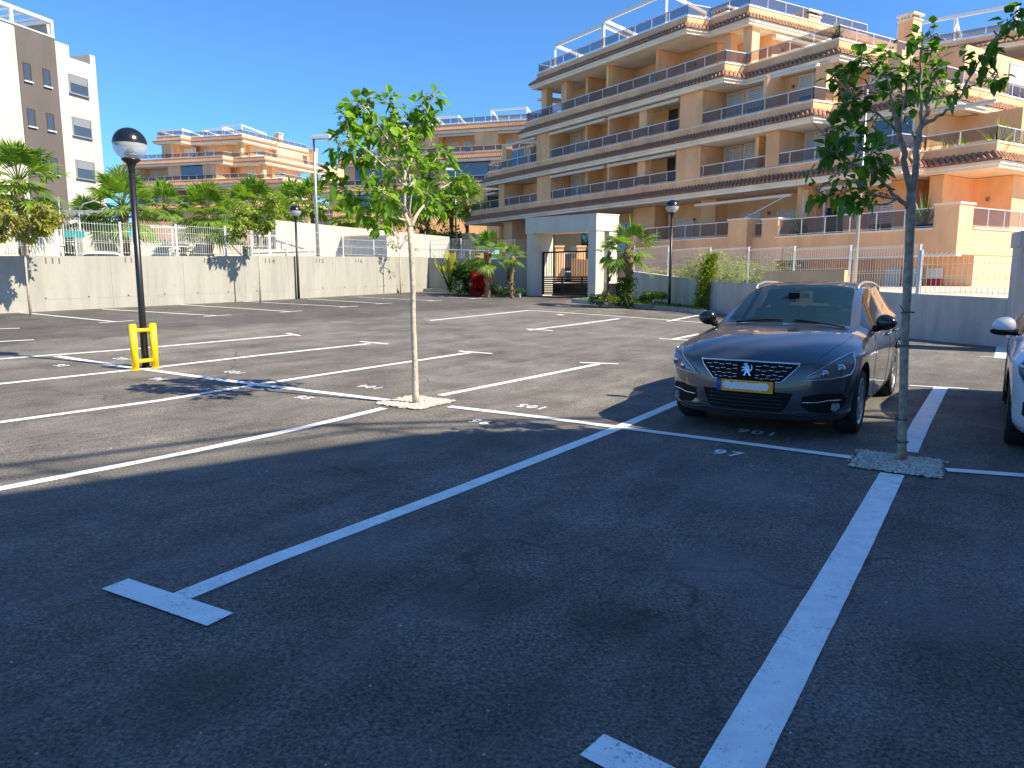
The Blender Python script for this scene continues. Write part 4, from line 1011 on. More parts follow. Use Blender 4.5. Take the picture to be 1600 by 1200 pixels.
# gravel squares round the tree feet
def gravel(cx, cy, half, rot, label, seed, n):
    r = random.Random(seed); m = MB(); c, s = math.cos(rot), math.sin(rot)
    for i in range(n):
        a = r.uniform(-half, half)*(1 if r.random() < .93 else 1.12); b_ = r.uniform(-half, half)*(1 if r.random() < .93 else 1.12); x = cx+a*c-b_*s; y = cy+a*s+b_*c; q = r.uniform(.008,.019)
        z = gz(x,y)+.008+r.uniform(0,.012)
        base = [(-1,-.5,0),(-.2,-1,.1),(.9,-.6,0),(1,.5,.1),(.1,1,0),(-.9,.6,.1),(0,0,.75),(.0,0,-.5)]; th = r.uniform(0,6.3); ct, st_ = math.cos(th), math.sin(th)
        vs = [(x+(u*ct-v*st_)*q*r.uniform(.8,1.1), y+(u*st_+v*ct)*q*.8, z+w_*q*.9) for u, v, w_ in base]
        m.add(vs, [(i_, (i_+1)%6, 6) for i_ in range(6)]+[((i_+1)%6, i_, 7) for i_ in range(6)])
    o = m.build('gravel', M['pebble'], None); tag(o, label, 'gravel', kind='stuff')
    mm = MB(); h = half*1.0; P_ = [(cx+a*c-b_*s, cy+a*s+b_*c) for a, b_ in ((-h,-h),(h,-h),(h,h),(-h,h))]; mm.add(drape(P_, .0125), [(0,1,2,3)]); tag(mm.build('gravel_bed', M['gravel'], None), kind='structure')
def pebble_mat():
    m, n, l, b = nodes('pebble'); gi = n.new('ShaderNodeNewGeometry')
    l.new(ramp(n, l, gi.outputs['Random Per Island'], [(0,(.30,.25,.19)),(.4,(.55,.50,.42)),(.8,(.66,.62,.55)),(1,(.45,.33,.26))]), b.inputs['Base Color']); b.inputs['Roughness'].default_value = .85; return m
M['pebble'] = pebble_mat()
rot = math.atan2(DB.y, DB.x)
c = gp(1401, 726); gravel(c.x, c.y, .31, rot, 'pale pebbles in the square round the staked tree', 2, 2600)
c = gp(650, 630); gravel(c.x, c.y, .34, rot, 'pale pebbles in the square round the bright young tree', 4, 2600)

# --- fan palms ---
def fan_palm(base, H, Rf, nf, label, seed, group='fan palms behind the mesh fence', segs=24, skirt=.5, mat='palm', trunk_r=.14, name='fan_palm', share=None):
    if share is not None:
        c = copy_tree(share[0]); c.location = base; s = H/share[1]; c.scale = (s, s, s); c.rotation_euler.z = seed*1.3; c['label'] = label; c['group'] = group; return c
    r = random.Random(seed); root = empty(name, base); tag(root, label, 'palm', group)
    m = MB(); rr = [trunk_r*1.25, trunk_r, trunk_r*.95, trunk_r*1.1, trunk_r*1.5, trunk_r*.9]; zz = [-.3, .15*H, .5*H, .72*H, .9*H, H]
    m.tube([(r.uniform(-.02,.02)*H, r.uniform(-.02,.02)*H, z) for z in zz], rr, 9)
    for k in range(int(26*H/2)):        # cut leaf bases
        z = r.uniform(.05,.95)*H; a = r.uniform(0,6.3); q = trunk_r*(1.0 if z < .75*H else 1.35)
        p = Vector((math.cos(a)*q*.9, math.sin(a)*q*.9, z)); m.tube([p, p+Vector((math.cos(a)*.09, math.sin(a)*.09, .14))*(.6+trunk_r*2)], [.045,.012], 4)
    m.build('trunk', M['palmbark'], root)
    f = MB(); top = Vector((0,0,H*.97))
    for i in range(nf):
        a = i*2.39996+r.uniform(-.2,.2); t = i/nf; el = R(80-122*t**1.0+r.uniform(-12,12))
        if r.random() < skirt*.0: el = R(-60)
        d = Vector((math.cos(a)*math.cos(el), math.sin(a)*math.cos(el), math.sin(el))); ln = Rf*r.uniform(.42,.6)
        p1 = top+d*ln*.5+Vector((0,0,.03*Rf)); p2 = top+d*ln+Vector((0,0,-.06*Rf*(1-math.sin(el))))
        f.tube([top, p1, p2], [.022*Rf/1.6,.015*Rf/1.6,.010*Rf/1.6], 4, cap=False)
        dd = (p2-p1).normalized(); sd = dd.cross(Vector((0,0,1))); 
        if sd.length < .1: sd = Vector((math.sin(a), -math.cos(a), 0))
        sd.normalize(); nn = sd.cross(dd); FL = Rf*r.uniform(.5,.62)
        for k in range(segs):
            th = R(-105+210*k/(segs-1))+r.uniform(-.03,.03); e = (dd*math.cos(th)+sd*math.sin(th)+nn*.12*math.cos(th*1.5)).normalized()
            L_ = FL*(.72+.28*math.cos(th*.8))*r.uniform(.9,1.05); wv = L_*math.pi*.72/segs*.5; s2 = e.cross(nn)
            if s2.length < .05: s2 = sd
            s2.normalize(); m1 = p2+e*L_*.55; tip = p2+e*L_+Vector((0,0,-L_*r.uniform(.05,.30)))
            f.add([p2, m1+s2*wv, tip, m1-s2*wv, m1+nn*wv*.35], [(0,1,4),(1,2,4),(0,4,3),(4,2,3)])
    f.build('crown', M[mat], root)
    return root
def px_palm(px, py, Y, zb, Rf, nf, label, seed, **k):
    p = atY(px, py, Y); return fan_palm((p.x, p.y, zb), p.z-zb, Rf, nf, label, seed, **k)
pl0 = px_palm(28, 280, 27, 1.3, 1.75, 30, 'fan palm with wide fronds at the far left edge in front of the white block', 1)
pl1 = px_palm(192, 322, 32, 1.5, 1.9, 32, 'fan palm directly behind the near lamp post', 2)
pl2 = px_palm(325, 335, 40, 1.7, 2.1, 34, 'broad fan palm right of the near lamp behind the fence', 3, skirt=1)
px_palm(137, 342, 33, 1.5, 1.2, 20, 'small fan palm between the white block and the near lamp', 4)
px_palm(398, 318, 47, 1.8, 2.2, 30, 'tall fan palm behind the slim tree by the wall', 5)
far = px_palm(487, 312, 60, 2.2, 2.2, 26, 'dark fan palm beside the tall street light', 6, segs=12)
H6 = atY(487,312,60).z-2.2
for i, (x, y, Y, lb) in enumerate(((258,318,72,'small distant palm between the near lamp and the broad palm'),(440,335,56,'low palm right of the slim tree crown'),(543,335,58,'dark palm left of the bright young tree'),(604,322,60,'first palm behind the crown of the bright young tree'),(668,315,60,'palm just right of the bright young tree trunk'),(705,320,62,'palm next to the small distant street light'),(728,312,60,'palm at the left end of the main peach block'),(455,318,75,'distant palm left of the tall street light'),(365,330,70,'distant palm right of the broad palm'))):
    p = atY(x, y, Y); fan_palm((p.x,p.y,2.2), p.z-2.2, 2, 0, lb, i+2, share=(far, H6))
# bed palms
p = atY(762,392,33.6); fan_palm((p.x,p.y,.7), p.z-.7, 1.25, 16, 'young fan palm over the red bush left of the gate', 21, group='fan palms in the gate beds', trunk_r=.13, segs=20)
p = atY(800,400,33.2); fan_palm((p.x,p.y,.7), p.z-.7, .8, 9, 'small fan palm wrapped in ivy next to the gate portal', 22, group='fan palms in the gate beds', trunk_r=.09, segs=14)
p = atY(983,388,27.6); fan_palm((p.x,p.y,.5), p.z-.5, 1.3, 15, 'fan palm with ivy covered trunk right of the gate portal', 23, group='fan palms in the gate beds', trunk_r=.14, segs=20)
p = atY(952,392,28.6); fan_palm((p.x,p.y,.5), p.z-.5, .62, 8, 'tiny fan palm standing against the right gate post', 24, group='fan palms in the gate beds', trunk_r=.05, segs=12)

# --- bushes, hedges, climbers: thousands of small leaves on a few stems ---
def bush(c, rx, ry, rz, n, ls, mat, label, seed, name='bush', cat='shrub', shape=None, group=None, stems=6):
    r = random.Random(seed); c = Vector(c); root = empty(name, c); tag(root, label, cat, group)
    m = MB()
    for i in range(stems):
        a = r.uniform(0,6.3); e = Vector((math.cos(a)*rx*.6, math.sin(a)*ry*.6, rz*1.4*r.uniform(.6,1))); m.tube([(0,0,-.1), e*.5+rv(r,.03), e], [.02,.013,.005], 5)
    m.build('stem', M['bark'], root)
    f = MB(); lob = [(Vector((r.uniform(-.6,.6)*rx, r.uniform(-.6,.6)*ry, rz*(1+r.uniform(-.6,.6)))), r.uniform(.35,.6)) for _ in range(9)]
    for i in range(n):
        if shape: p = shape(r)
        else:
            lc, lr = r.choice(lob); v = rv(r,1).normalized()*r.uniform(.6,1)**.5
            p = lc+Vector((v.x*rx*lr, v.y*ry*lr, v.z*rz*lr)); 
            if p.z < 0: p.z = -p.z*.3
        d = Vector((p.x, p.y, p.z-rz*.6)).normalized()+rv(r,.8); s = ls*r.uniform(.6,1.2); leaf(f, p, d.normalized(), Vector((r.uniform(-.5,.5),r.uniform(-.5,.5),1)), s, s*.55, .2, .2)
    f.build('foliage', M[mat], root); return root
# planting beds with kerbs
def bed(poly, h, label_kerb, grass=True, kw=.14):
    k = MB(); n = len(poly); P_ = [Vector(p) for p in poly]; cen = sum(P_, Vector((0,0)))/n
    inn = [p+(cen-p).normalized()*kw for p in P_]
    for i in range(n):
        a, b_, c_, d_ = P_[i], P_[(i+1)%n], inn[(i+1)%n], inn[i]
        z = [gz(q.x,q.y) for q in (a,b_,c_,d_)]; k.prism([a,b_,c_,d_], [q-.15 for q in z], [q+h for q in z])
    tag(k.build('kerb', M['kerb']), kind='structure')
    g = MB(); r = random.Random(5); 
    tri = geometry.tessellate_polygon([[Vector((p.x,p.y,0)) for p in inn]]); vs = [(p.x,p.y,gz(p.x,p.y)+h-.03) for p in inn]; g.add(vs, list(tri)); tag(g.build('lawn_soil', M['grass']), kind='structure')
    blades = MB()
    for tr in tri:
        A_, B_, C_ = [Vector(vs[i]) for i in tr]; ar = (B_-A_).cross(C_-A_).length/2
        for i in range(int(min(ar*260, 2600))):
            u, v = r.random(), r.random(); 
            if u+v > 1: u, v = 1-u, 1-v
            p = A_+(B_-A_)*u+(C_-A_)*v; hh = r.uniform(.04,.11); a = r.uniform(0,6.3); w_ = Vector((math.cos(a),math.sin(a),0))*.012; ln = Vector((r.uniform(-.04,.04),r.uniform(-.04,.04),hh))
            blades.add([p-w_, p+w_, p+ln], [(0,1,2)])
    tag(blades.build('grass', M['grassblade']), 'short green grass growing inside the kerbed bed', 'grass', kind='stuff')
M['grassblade'] = leaf_mat('grass_blade', (.05,.14,.015), (.10,.22,.03), .3)
def g2(px, py): q = gp(px, py); return (q.x, q.y)
bed([g2(893,472.5), g2(960,479), g2(1060,487), g2(1106,493.5), (WR[1].x-.05, WR[1].y+.6), (WR[0].x+.05, WR[0].y+.1), (3.9,32.4)], .16, '')
bed([g2(662,455.5), g2(700,457.5), g2(760,461.5), g2(812,465), (.55,35.9), (-4.2,38.6)], .16, '')
B = lambda x, y, Y: (lambda q: (q.x, q.y, gz(q.x,q.y)+.12))(atY(x, y, Y))
# strelitzia
r = random.Random(8); sb = B(703,449,35.8); root = empty('banana_plant', sb); tag(root, 'yellow green banana like plant with upright paddle leaves left of the gate', 'plant')
st_, lf_ = MB(), MB()
for i in range(19):
    a = i*2.4; s = r.uniform(.15,.8); h = r.uniform(.7,1.65); e = Vector((math.cos(a)*s*.9, math.sin(a)*s*.5, h)); st_.tube([(0,0,0), e*.5+Vector((0,0,.15)), e], [.035,.022,.012], 6)
    d = (e+Vector((0,0,.4))).normalized(); L_ = r.uniform(.55,.85); up = Vector((-d.x,-d.y,.4)); leaf(lf_, e-d*.05, d, up, L_, L_*.46, .3, .15)
lf_.build('foliage', M['yleaf'], root); st_.build('stem', M['ivy'], root)
bush(B(733,450,35.6), .95, .7, .75, 3200, .15, 'shrub', 'dense dark green shrub beside the banana plant', 31)
bush(B(715,452,34.8), .45, .4, .32, 300, .14, 'shrub', 'low green shrub at the foot of the banana plant', 30)
bush(B(753,452,34.6), .62, .5, .60, 1500, .15, 'red', 'crimson flowering bush under the young fan palm', 32)
bush(B(775,456,34.4), .5, .4, .28, 520, .11, 'shrub', 'low dark shrub right of the crimson bush', 33)
bush(B(790,459,34.3), .9, .35, .17, 900, .09, 'shrub', 'long low hedge in front of the gate bed left of the portal', 34)
bush(B(797,449,33.7), .16, .16, .62, 520, .10, 'shrub', 'ivy column climbing the small palm next to the portal', 35, cat='climber', name='ivy')
bush(B(937,469,27.9), .55, .4, .22, 700, .09, 'shrub', 'low dark hedge at the foot of the right gate post', 36)
bush(B(950,471,27.4), .45, .3, .20, 420, .09, 'ivy', 'low light green plant left of the ivy palm', 37)
bush(B(1020,474,26.9), .62, .5, .28, 2200, .08, 'shrub', 'round light green bush beside the globe lamp right of the gate', 38)
def ivyshape(w_, h, dpt): return lambda r: Vector((r.gauss(0,w_), r.gauss(0,dpt), abs(r.random())*h))
bush(B(978,466,27.5), .2, .2, .5, 1500, .11, 'shrub', 'dark ivy wrapped round the palm trunk right of the gate', 39, cat='climber', name='ivy', shape=ivyshape(.17,1.0,.16))
# climbers on the right wall
wc = WR[1]+Vector((-.15,-.35)); zc = gz(wc.x, wc.y)
def wallivy(r):
    t = r.random(); x = (t**2)*.35; return Vector((x+r.gauss(0,.13), -.15*t+r.gauss(0,.08)-.0, t*2.05))
bush((wc.x-.05, wc.y+.1, zc), .3, .3, .9, 3400, .10, 'ivy', 'bright ivy column climbing the shaded wall left of the dark car', 40, cat='climber', name='ivy', shape=wallivy)
dW = (WR[2]-WR[1]).normalized()
def fencevine(s0, s1, zl, zh, bias):
    def f(r):
        s = r.uniform(s0, s1); q = .25+.2*math.sin(s*2.1)+.2*math.sin(s*4.7+1); z = zl+(zh-zl)*min(1,abs(r.gauss(0,.5))*max(.2,q+bias)); return Vector((dW.x*s+r.gauss(.12,.1), dW.y*s+r.gauss(0,.06), z-.010*s*5))
    return f
bush((WR[1].x+.2, WR[1].y, 1.5), .5, .5, .5, 3000, .095, 'ivy', 'thin yellow green climber spread over the mesh fence above the shaded wall', 41, cat='climber', name='climbing_plant', shape=fencevine(-2.2,4.6,0,1.0,.35), stems=3)
p = WR[1]+Vector((1.0,1.0)); bush((p.x, p.y, 1.0), 1.6, 1.2, .75, 1500, .12, 'olive', 'loose olive coloured shrub behind the mesh fence above the ivy column', 42)
p = WR[0]+Vector((1.4,-.6)); bush((p.x, p.y, 1.0), 1.0, 1.0, .6, 700, .12, 'olive', 'loose shrub behind the fence next to the portal', 43)
p = Vector((1.2,38.2)); bush((-.6, 37.6, 1.3), 1.6, .8, .75, 1100, .14, 'shrub', 'green shrubs behind the fence just left of the portal', 44)

# --- slim young trees in front of the pale wall ---
def slim(px, py, topy, spread, seed, label, mat='olive', n=40, ls=.11, sparse=False):
    b_ = gp(px, py); dw = Vector((b_.x, b_.y)); i_, t_, _z = wall_s(px, py); wp = WL[i_]+(WL[i_+1]-WL[i_])*t_; b_ = dw*((wp.length-1.45/.93)/dw.length); b_ = Vector((b_.x, b_.y, gz(b_.x,b_.y))); top = atY(px-2, topy, b_.y); H = top.z-b_.z; r = random.Random(seed); lim_, cl = [], []
    fk = b_+Vector((0,0,H*.62)); trunk = [(b_,.035),(b_+Vector((r.uniform(-.03,.03),0,H*.3)),.028),(fk,.024)]
    for i in range(9):
        a = i*2.4+r.uniform(-.4,.4); e = fk+Vector((math.cos(a)*spread*r.uniform(.45,1), math.sin(a)*spread*r.uniform(.45,1), H*r.uniform(-.02,.38))); mid = fk.lerp(e,.5)+Vector((0,0,.08)); lim_.append([(fk,.016),(mid,.010),(e,.004)])
        for k in range(2 if sparse else 4): cl.append((e.lerp(mid, r.uniform(0,.9))+rv(r,.16), .24 if not sparse else .2, n if not sparse else 9))
    return deciduous(b_, trunk, lim_, cl, label, seed, M[mat], M['bark'], ls, group='slim young trees along the pale wall')
slim(48,490,300,1.15,51,'slim tree with yellow green leaves at the far left in front of the pale wall','olive',60,.14)
slim(407,473,305,1.05,52,'slim tree with light green leaves between the bay numbers 113 and 114','ivy',46,.15)
slim(626,461.5,345,.9,53,'nearly bare slim tree half hidden behind the bright young tree','olive',6,.12,sparse=True)

# --- garden terraces and greenery far behind the left fence ---
for i, (x0, y0, x1, y1, Y0, Y1) in enumerate(((600,398,742,382,58,58),(520,360,760,356,66,66))):
    a = atY(x0, y0-30, Y0); c = atY(x1, y1-18, Y1); m = MB(); m.prism([(a.x,a.y),(c.x,c.y),(c.x,c.y+.4),(a.x,a.y+.4)], 1.5, [a.z,c.z,c.z,a.z])
    tag(m.build('garden_wall', M['peach2']), ('lower' if i == 0 else 'upper')+' salmon garden terrace wall behind the bright young tree', 'wall')
for i, (x, y, Y, s, lb) in enumerate(((655,378,57,1.3,'round shrub behind the fence left of the young tree trunk'),(578,380,56,1.1,'dark shrub behind the cream outbuilding'),(628,385,56,1.0,'yellow green shrub on the garden terrace'),(690,385,56,1.2,'round green shrub on the lower garden terrace'),(700,372,57,1.2,'round green shrub left of the main block'),(540,388,55,1.0,'low shrub above the cream ramp wall'),(600,370,62,1.4,'shrub under the terrace palms'),(470,370,60,1.3,'bush between the street light and the far palms'),(660,352,64,1.2,'bush high on the upper garden terrace'),(560,352,64,1.2,'bush left on the upper garden terrace'))):
    p = atY(x, y, Y); bush((p.x, p.y, p.z-s*.6), s, s*.8, s*.75, 520, .28, ['shrub','ivy','shrub','ivy'][i%4], lb, 60+i, group='shrubs on the garden terraces')
# balcony plants
def spiky(loc, s, n, label, seed, pot=True, mat='yleaf'):
    r = random.Random(seed); root = empty('potted_plant', loc); tag(root, label, 'plant pot', 'spiky potted plants on the balconies')
    m = MB(); m.lathe([(0,.0),(.14*s,.0),(.2*s,.32*s),(.17*s,.32*s),(0,.30*s)], n=10); m.build('pot', M['dark'], root); f = MB()
    for i in range(n):
        a = r.uniform(0,6.3); el = R(r.uniform(15,85)); d = Vector((math.cos(a)*math.cos(el), math.sin(a)*math.cos(el), math.sin(el))); L_ = s*r.uniform(.5,.85); sd = d.cross(Vector((0,0,1))).normalized()*.03*s; o_ = Vector((0,0,.3*s))
        f.add([o_-sd, o_+sd, o_+d*L_+Vector((0,0,-.1*s))], [(0,1,2)])
    f.build('foliage', M[mat], root)
for i, (u, q, z, s, lb) in enumerate(((16.3,.7,Z2+.35,1.3,'spiky plant at the corner of the top left balcony'),(22.1,1.9,Z2+.9,1.3,'small palm on the corner of the upper terrace'),(27.0,2.4,Z0+.35,1.5,'leafy yellow plant behind the tree fork'),(27.8,2.3,Z0+.35,1.5,'spiky plant on the second floor balcony near the tree'),(29.0,2.5,Z0+.35,1.9,'tall yellow plant on the lit balcony corner'),(29.1,4.6,Z0+.35,1.7,'spiky plant on the right side balcony'),(28.9,8,Z0+.35,1.6,'spiky plant near the right frame edge'),(23.3,-1.5,2.95,1.6,'green plant at the left end of the low terrace'),(28.6,-1.5,2.95,2.0,'big spiky plant at the right end of the low terrace'),(27.0,4.2,Z1+.35,1.4,'plant on the third floor side balcony'))):
    p = F1(u, q, z); spiky((p.x,p.y,p.z), s, 60, lb, 80+i, mat='yleaf' if i not in (7,8) else 'shrub')
# ================= things beyond the left fence =================
def flatwall(x0, y0, x1, y1, Y0, Y1, zb, th, mat, name, label, cat='wall'):
    a = atY(x0, y0, Y0); c = atY(x1, y1, Y1); d = Vector((c.x-a.x, c.y-a.y)).normalized(); n_ = Vector((-d.y, d.x))*th
    m = MB(); m.prism([(a.x,a.y),(c.x,c.y),(c.x+n_.x,c.y+n_.y),(a.x+n_.x,a.y+n_.y)], zb, [a.z,c.z,c.z,a.z]); o = m.build(name, M[mat]); return tag(o, label, cat)
flatwall(430,344,702,370,38,48,1.4,.3,'whitewall','ramp_wall','cream ramp wall sloping down behind the fence left of the young tree')
# outbuilding
a = atY(549,372,40.5); root = empty('outbuilding', (a.x,a.y,1.2)); tag(root, 'small cream outbuilding with dark slotted windows behind the mesh fence', 'building')
c = atY(604,372,39.6); e = atY(492,366,43.5); hgt = a.z-1.2
def rel(p): return Vector((p.x-a.x, p.y-a.y))
m = MB(); A_, C_, E_ = Vector((0,0)), rel(c), rel(e); m.prism([A_,C_,C_+E_,E_], -.6, hgt); m.build('wall', M['whitewall'], root)
m = MB(); u1 = C_.normalized(); u2 = E_.normalized(); o_ = -u1*.1-u2*.1; m.prism([A_+o_,C_+u1*.1-u2*.1,C_+E_+u1*.1+u2*.1,E_-u1*.1+u2*.1], hgt+.003, hgt+.12); m.build('roof', M['peach2'], root)
nrm = Vector((u2.y,-u2.x)); nrm = nrm if nrm.dot(u1) < 0 else -nrm
m = MB()
for t in (.25,.62):
    p = E_*t+nrm*.02; q = p+u2*.5; m.add([(p.x,p.y,hgt-.9),(q.x,q.y,hgt-.9),(q.x,q.y,hgt-.25),(p.x,p.y,hgt-.25)], [(0,1,2,3)])
m.build('window', M['glass'], root)
flatwall(388,389,492,389,37,39,1.2,.25,'whitewall','low_wall','low white wall under a railing left of the outbuilding')
flatwall(128,362,190,366,30,33,1.0,.25,'whitewall','low_wall','short cream wall behind the near lamp and fence')
flatwall(35,372,98,368,27,28.5,1.0,.25,'whitewall','low_wall','cream wall under the steel pergola at the left')
flatwall(190,378,380,384,38,44,1.2,.25,'whitewall','garden_wall','low cream garden wall behind the broad fan palm')
flatwall(215,345,470,352,62,60,1.5,.3,'peach2','garden_wall','salmon garden wall below the far stepped block')
def bg_rail(x0, y0, x1, y1, Y0, Y1, h, label):
    a = atY(x0, y0, Y0); c = atY(x1, y1, Y1); d = c-a; ln = d.length; root = empty('railing', (a.x,a.y,a.z)); tag(root, label, 'railing', 'white garden railings beyond the fence')
    m = MB(); k = int(ln/.13)
    for i in range(k+1): p = d*i/k; m.tube([p, p-Vector((0,0,h))], .009, 4, cap=False)
    m.build('baluster', M['fence'], root); m = MB(); m.bar((0,0,0), d, .05, .04); m.bar((0,0,-h), d-Vector((0,0,h)), .04, .03)
    for i in range(int(ln/1.8)+1): p = d*(i*1.8/ln); m.bar(p, p-Vector((0,0,h+.3)), .06, .06, Vector((1,0,0)))
    m.build('frame', M['fence'], root)
bg_rail(105,352,330,357,33,40,.95,'white railing behind the near lamp above the parked white roof')
bg_rail(235,352,420,362,42,44,.9,'white railing in front of the broad fan palm')
bg_rail(392,368,492,368,37,39,.8,'white railing on the low wall left of the outbuilding')
bg_rail(606,388,800,392,46,44,1.0,'white railing behind the trunk of the bright young tree')
bg_rail(30,352,98,350,27,28.5,.8,'white railing on the cream wall under the pergola')
# steel pergola
a = atY(52,330,29.5); root = empty('pergola', (a.x,a.y,1.1)); tag(root, 'pale steel pergola with curved brace at the left behind the fence', 'pergola'); H_ = a.z-1.1
m = MB()
for x, y in ((.55,0),(1.45,.6),(.9,1.6),(1.9,2.2)): m.tube([(x,y,0),(x,y,H_)], .04, 8)
m.build('post', M['steel'], root); m = MB()
for i in range(8): m.bar((-.6,-.3+i*.4,H_+.02), (2.4,.7+i*.4,H_+.06), .03, .05)
m.bar((.1,-.2,H_-.02), (.6,2.9,H_-.02), .05, .08); m.bar((1.4,.3,H_-.02), (2.0,3.2,H_-.02), .05, .08)
m.tube([(1.45,.6,H_+.05),(1.6,.7,H_+.35),(1.95,.9,H_+.5),(2.3,1.1,H_+.35),(2.4,1.2,H_+.05)], .03, 6)
m.build('roof_frame', M['steel'], root)
a = atY(99,400,29); m = MB(); m.tube([(0,0,0),(0,0,3.6)], .035, 8); 
for z in (2.2,2.7,3.2): m.bar((-.1,0,z), (.75,.1,z+.05), .02, .03)
tag(m.build('washing_line_post', M['steel'], loc=(a.x,a.y,1.1)), 'thin steel post with wires right of the pergola', 'post')
# pool showers / turquoise sign discs
for i, (x, y, Y, lb) in enumerate(((117,366,28,'turquoise double board on a post behind the fence'),(205,363,30,'round turquoise sign behind the near lamp pole'))):
    p = atY(x, y, Y); root = empty('sign', (p.x,p.y,1.1)); tag(root, lb, 'sign'); m = MB(); m.tube([(0,0,0),(0,0,p.z-1.1)], .03, 8); m.build('post', M['steel'], root)
    m = MB(); 
    if i == 0: m.box(-.38,.38,-.02,.02,p.z-1.1-.12,p.z-1.1+.12)
    else: m.tube([(0,-.02,p.z-1.1),(0,.02,p.z-1.1)], .16, 20)
    m.build('board', simple('turquoise_board', (.04,.42,.42), .5), root)
# red and white notice on the right building
p = F1(28.9,-1.02,1.55); m = MB(); F1.box(m, 28.55, 29.15, -1.0, -.96, 1.05, 1.55); nb = m.build('notice_board', simple('red_board', (.5,.03,.03), .5)); tag(nb, 'red and white notice on the lit wall behind the staked tree', 'sign')
m = MB(); F1.box(m, 28.55, 29.15, -1.0, -.96, 1.553, 1.95); m.build('upper_panel', M['white'], nb)
# rising ramp behind the right wall
m = MB(); pr_ = [WR[0]+Vector((.3,.2)), WR[1]+Vector((.3,.1)), WR[2]+Vector((.3,.1)), WR[3]+Vector((.3,.1)), Vector((14.6,9)), Vector((60,9)), Vector((60,60)), Vector((12,60)), Vector((1.5,37.2))]
zz_ = [1.35,1.0,.75,.7,.7,.9,2.5,2.4,1.3]
m.add([(p.x,p.y,z) for p, z in zip(pr_, zz_)], list(geometry.tessellate_polygon([[Vector((p.x,p.y,0)) for p in pr_]]))); tag(m.build('garden_slope', M['earth']), kind='structure')
flatwall(1195,424,1320,422,20.8,19.4,.5,.3,'peach','garden_wall','low peach garden wall with pale coping behind the mesh fence above the dark car')
# drive rising behind the gate, with the small garden gate and lit low wall beyond it
q0 = GL+PD*1.2-e1*1.0; q1 = GR+PD*1.2+e1*1.0; dz_ = Vector((PD.x*.3, .95)).normalized(); q2_ = q1+dz_*5; q3 = q0+dz_*5
m = MB(); m.add([(q0.x,q0.y,.70),(q1.x,q1.y,.60),(q2_.x,q2_.y,1.42),(q3.x,q3.y,1.42)], [(0,1,2,3)]); tag(m.build('driveway', M['earth']), kind='structure')
p0 = atY(868,400,38.6); root = empty('garden_gate', (p0.x,p0.y,1.2)); tag(root, 'white barred garden door between two peach pillars seen through the entrance gate', 'gate')
for x in (0, 1.15):
    m = MB(); m.box(x,x+.42,0,.42,-.4,2.0); m.box(x-.05,x+.47,-.05,.47,2.0,2.08); m.build('pillar', M['peach'], root)
m = MB(); m.box(.44,.50,.15,.21,-.3,1.75); m.box(1.07,1.13,.15,.21,-.3,1.75); m.box(.5,1.07,.15,.21,1.68,1.75); m.box(.5,1.07,.15,.21,.7,.76); m.build('door_frame', M['white'], root)
flatwall(893,404,960,408,38.4,36.4,.6,.25,'peach','garden_wall','low sunlit peach wall seen through the bars of the entrance gate')

for i, (x, y, Y, s, h, lb) in enumerate(((150,352,50,2.6,2.2,'hedge mass behind the palm next to the near lamp'),(235,356,58,3.2,2.2,'hedge mass left of the broad fan palm'),(300,356,60,3.4,2.3,'hedge mass behind the broad fan palm'),(372,356,60,3.4,2.4,'hedge mass behind the slim tree with light leaves'),(440,352,62,3.4,2.6,'hedge mass left of the tall street light'),(515,350,64,3.4,2.6,'hedge mass right of the tall street light'),(585,352,66,3.4,2.4,'hedge mass left of the bright young tree crown foot'),(60,352,46,2.4,2.0,'hedge mass behind the steel pergola'))):
    p = atY(x, y, Y); bush((p.x, p.y, 1.4), s, s*.5, h*.8, 1500, .34, 'shrub', lb, 120+i, name='hedge', cat='hedge', group='hedges beyond the fence')
# grit, dry leaves and crumbs lying about on the asphalt
r = random.Random(77); m = MB()
for i in range(150):
    Y = 2.0+ (r.random()**1.6)*11; X = r.uniform(-.75,.75)*Y; q = r.uniform(.003,.008); z = gz(X,Y)+.002; a = r.uniform(0,6.3); ct, st_ = math.cos(a)*q, math.sin(a)*q
    m.add([(X+ct,Y+st_,z),(X-st_*.7,Y+ct*.7,z),(X-ct,Y-st_,z),(X+st_*.8,Y-ct*.8,z),(X,Y,z+q*.8)], [(0,1,4),(1,2,4),(2,3,4),(3,0,4)])
tag(m.build('grit', M['pebble']), 'pale grit and crumbs scattered over the asphalt', 'grit', kind='stuff')
# ================= cars =================
def paint_mat(name, c, metal=.5, rough=.32):
    m, n, l, b = nodes(name); b.inputs['Base Color'].default_value = rgb(c); b.inputs['Metallic'].default_value = metal; b.inputs['Roughness'].default_value = rough
    b.inputs['Coat Weight'].default_value = 1.0; b.inputs['Coat Roughness'].default_value = .025; b.inputs['Coat IOR'].default_value = 1.55
    tc = n.new('ShaderNodeTexCoord'); d = ramp(n, l, noise(n, l, tc.outputs['Object'], 6, 8, .75), [(.45,.0),(.8,.09)])
    a = n.new('ShaderNodeMath'); a.operation = 'ADD'; l.new(d, a.inputs[0]); a.inputs[1].default_value = .02; l.new(a.outputs[0], b.inputs['Coat Roughness'])
    return m
M['cardark'] = paint_mat('dark_blue_grey_paint', (.052,.056,.068), .35, .30); M['carwhite'] = paint_mat('white_car_paint', (.76,.77,.78), 0, .4)
M['chrome'] = simple('chrome', (.75,.76,.78), .12, 1.0); M['trim'] = simple('gloss_black_trim', (.010,.010,.012), .18, coat=.5); M['rubber'] = simple('tyre_rubber', (.018,.018,.018), .8, bump=.3, bscale=60)
